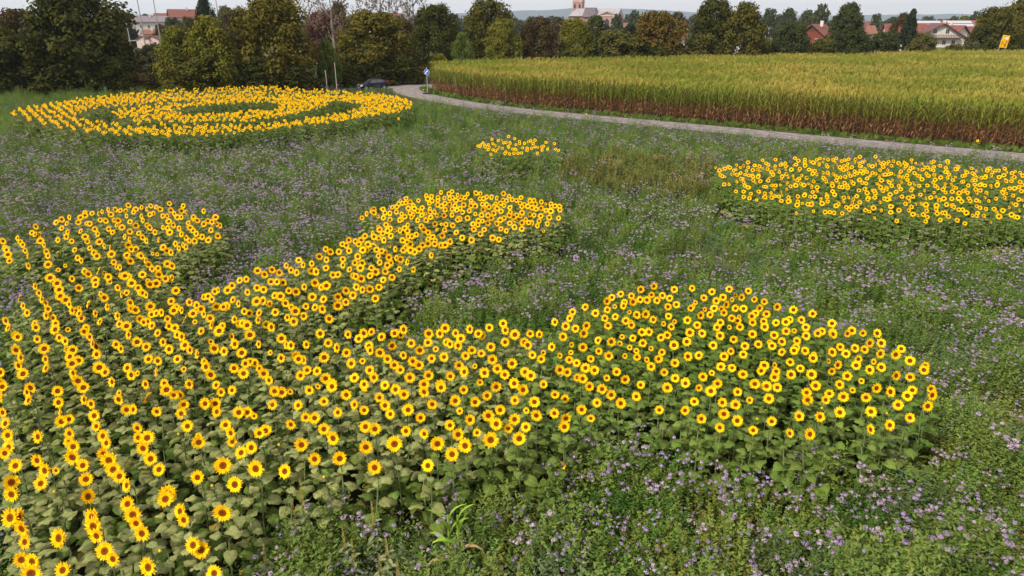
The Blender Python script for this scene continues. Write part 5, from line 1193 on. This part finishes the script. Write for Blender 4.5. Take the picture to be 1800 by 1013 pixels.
# blue round sign
M_blue = mat('sign_blue', (0.01, 0.10, 0.52), 0.4, 0.5); M_wht = mat('sign_white', (0.85, 0.85, 0.85), 0.5, 0.4)
Y = 79.5; p = at(750, 127, Y)
sg = empty('road_sign', (p.x, Y, 0), 0, 'round blue road sign with a white arrow on a grey pole at the lane junction', 'road sign')
MB().tube([(0, .05, 0), (0, .05, p.z + .55)], [.045, .045], 8).build('pole', M_metal, sg)
def disc_mb(r_, y0, y1, n_=24): return MB().prism([(r_*math.cos(2*math.pi*k/n_), r_*math.sin(2*math.pi*k/n_)) for k in range(n_)], y0, y1)
pl = disc_mb(.31, -.02, 0).build('sign_plate', M_blue, sg, loc=(0, 0, p.z))
rim = MB(); n_ = 24
for k in range(n_):
    a, b_ = 2*math.pi*k/n_, 2*math.pi*(k+1)/n_
    rim.add([(r_*math.cos(t), -.026, r_*math.sin(t)) for t in (a, b_) for r_ in (.28, .305)], [(0, 1, 3, 2)])
rim.build('rim', M_wht, pl)
MB().prism([(-.15, -.18), (-.05, -.18), (-.05, -.04), (.035, .035), (.09, -.02), (.16, .17), (-.035, .13), (-.025, .09), (-.15, -.02)], -.028, -.024).build('arrow', M_wht, pl)
MB().box(-.5, .5, -.25, .35, .02, .14).build('base', mat('rubber_base', (0.03, 0.03, 0.03), .8), sg)
# yellow construction sign
M_yel = mat('sign_yellow', (0.85, 0.46, 0.005), 0.6, 0.3); M_blk = mat('sign_black', (0.02, 0.02, 0.02), 0.6, 0.3)
Y = 128; p = at(1762, 73, Y)
ys = empty('detour_sign', (p.x, Y, 0), R(8), 'large leaning yellow direction board with a white panel and black marks beyond the corn', 'sign')
ys.rotation_euler = (0, R(6), R(6))
bd = MB().box(-.68, .68, -.04, .04, -1.05, 1.05).build('board', M_yel, ys, loc=(0, 0, p.z))
MB().box(-.05, .45, -.055, -.045, .35, .72).box(-.45, -.0, -.055, -.045, .40, .5).build('white_panel', M_wht, bd)
MB().box(-.5, -.42, -.055, -.045, -.6, .0).box(-.3, -.1, -.055, -.045, -.35, -.25).box(.3, .38, -.055, -.045, -.9, .0).box(0, .3, -.055, -.045, -.55, -.46).box(.1, .18, -.055, -.045, -.9, -.5).prism([(.2, -.02), (.48, -.02), (.34, .2)], -.055, -.045).build('arrow', M_blk, bd)
for sx in (-.6, .6): MB().box(sx-.05, sx+.05, .05, .13, 0, p.z + 1.0).build('post', M_metal, ys)
# small white marker post by the bushes
p = at(1583, 84, 131); mk = MB().box(-.12, .12, -.05, .05, 0, p.z + .5)
tag(mk.build('marker_post', M_wht, None, loc=(p.x, 131, 0)), 'small white marker post between the hedge bushes beyond the corn', 'post')

# ================================================================== dark hatchback
M_car = mat('dark_blue_car_paint', (0.012, 0.012, 0.032), 0.4, 0.3)
M_cgl = mat('car_glass', (0.05, 0.055, 0.07), 0.08, 0.8); M_tyre = mat('tyre', (0.02, 0.02, 0.02), .85)
M_rim = mat('alloy', (0.55, 0.55, 0.58), 0.35, 0.6, metal=.7); M_hl = mat('headlight_glass', (0.75, 0.76, 0.78), 0.15, 0.7); M_tl = mat('tail_light', (0.45, 0.02, 0.02), 0.3, 0.5)
carp = at(662, 150, 87.0)
car = empty('parked_car', (carp.x, 84.9, .01), R(180 + 30), 'dark blue hatchback with red tail lights on the road beyond the ring bed', 'car')
# section by section along local +X (front); each ring: half width, z values
secs = [(-2.02, .72, .45, .80, .82), (-1.96, .80, .30, .95, 1.02), (-1.55, .86, .24, 1.00, 1.28), (-1.0, .87, .22, .98, 1.42), (-.3, .87, .20, .95, 1.47), (.35, .87, .20, .93, 1.40), (.95, .87, .20, .92, .98), (1.5, .86, .22, .84, .86), (1.95, .80, .28, .68, .70), (2.12, .66, .34, .52, .54)]
car.scale = (.86, .86, .86)
cb = MB()
for x, w_, z0, zb, zt_ in secs:
    rw = w_*.74 if zt_ - zb > .1 else w_*.9
    for yy, zz in ((-w_*.92, z0), (-w_, (z0+zb)/2), (-w_*.97, zb), (-rw, zt_), (0, zt_+.03), (rw, zt_), (w_*.97, zb), (w_, (z0+zb)/2), (w_*.92, z0)): cb.v.append((x, yy, zz))
k = 9
for i in range(len(secs)-1):
    for j in range(k): cb.f.append((i*k+j, i*k+(j+1) % k, (i+1)*k+(j+1) % k, (i+1)*k+j)); cb.m.append(0)
cb.f += [tuple(range(k-1, -1, -1)), tuple((len(secs)-1)*k+j for j in range(k))]; cb.m += [0, 0]
cb.build('body', M_car, car, True)
for s in (-1, 1):
    MB().add([(.88, s*.84, .97), (.30, s*.70, 1.34), (-.25, s*.69, 1.40), (-.25, s*.86, .99)], [(0, 1, 2, 3)]).build('front_window', M_cgl, car)
    MB().add([(-.33, s*.86, .99), (-.33, s*.69, 1.40), (-.95, s*.70, 1.36), (-1.42, s*.84, 1.06)], [(0, 1, 2, 3)]).build('rear_window', M_cgl, car)
MB().add([(.40, -.62, 1.41), (.40, .62, 1.41), (.97, .76, 1.0), (.97, -.76, 1.0)], [(0, 1, 2, 3)]).build('windscreen', M_cgl, car)
MB().add([(-1.62, -.6, 1.29), (-1.62, .6, 1.29), (-1.99, .7, 1.0), (-1.99, -.7, 1.0)], [(0, 3, 2, 1)]).build('tailgate_glass', M_cgl, car)
def wheel_mb(r_, y0, y1, n_=18): return MB().prism([(r_*math.cos(2*math.pi*q/n_), r_*math.sin(2*math.pi*q/n_)) for q in range(n_)], y0, y1)
wm = wheel_mb(.32, -.10, .10).mesh('tyre', M_tyre); wr = MB()
for q in range(5):
    wr.merge(MB().box(-.035, .035, -.115, .115, 0, .21), Matrix.Rotation(q*2*math.pi/5, 4, 'Y'))
wr.merge(wheel_mb(.07, -.118, .118)); 
for q in range(18):
    a, b_ = 2*math.pi*q/18, 2*math.pi*(q+1)/18
    wr.add([(r_*math.cos(t), yy, r_*math.sin(t)) for yy in (-.108, .108) for t in (a, b_) for r_ in (.19, .225)], [(0, 1, 3, 2), (4, 6, 7, 5)])
wrm = wr.mesh('rim', M_rim)
for x in (-1.28, 1.34):
    for s in (-1, 1):
        w_ = inst('wheel', wm, car, Matrix.Translation((x, s*.80, .32))); w_.name = 'wheel'; inst('rim', wrm, w_, Matrix.Identity(4))
for s in (-1, 1):
    MB().prism([(1.70, .62), (2.04, .52), (2.10, .64), (1.80, .79)], min(s*.52, s*.81), max(s*.52, s*.81)).build('headlight', M_hl, car)
    MB().prism([(-2.03, .85), (-1.80, .92), (-1.72, 1.25), (-1.86, 1.2)], min(s*.64, s*.82), max(s*.64, s*.82)).build('tail_light', M_tl, car)
    MB().box(.78, .93, min(s*.86, s*1.02), max(s*.86, s*1.02), .98, 1.12).build('mirror', M_car, car)
MB().box(2.05, 2.13, -.45, .45, .36, .48).build('grille', M_tyre, car)
MB().box(2.125, 2.14, -.26, .26, .36, .46).build('number_plate', M_wht, car)

# ================================================================== air
hz = bpy.data.materials.new('haze'); hz.use_nodes = True; t = hz.node_tree; t.nodes.clear()
out = t.nodes.new('ShaderNodeOutputMaterial'); pv = t.nodes.new('ShaderNodeVolumePrincipled')
pv.inputs['Color'].default_value = (0.69, 0.82, 1.0, 1); pv.inputs['Density'].default_value = 0.00012; pv.inputs['Anisotropy'].default_value = 0.2
t.links.new(pv.outputs[0], out.inputs['Volume'])
hb = MB().box(-9500, 9500, -60, 9500, -2.0, 210).build('haze', hz); tag(hb, 'thin bluish haze over the whole plain', 'haze', kind='stuff')
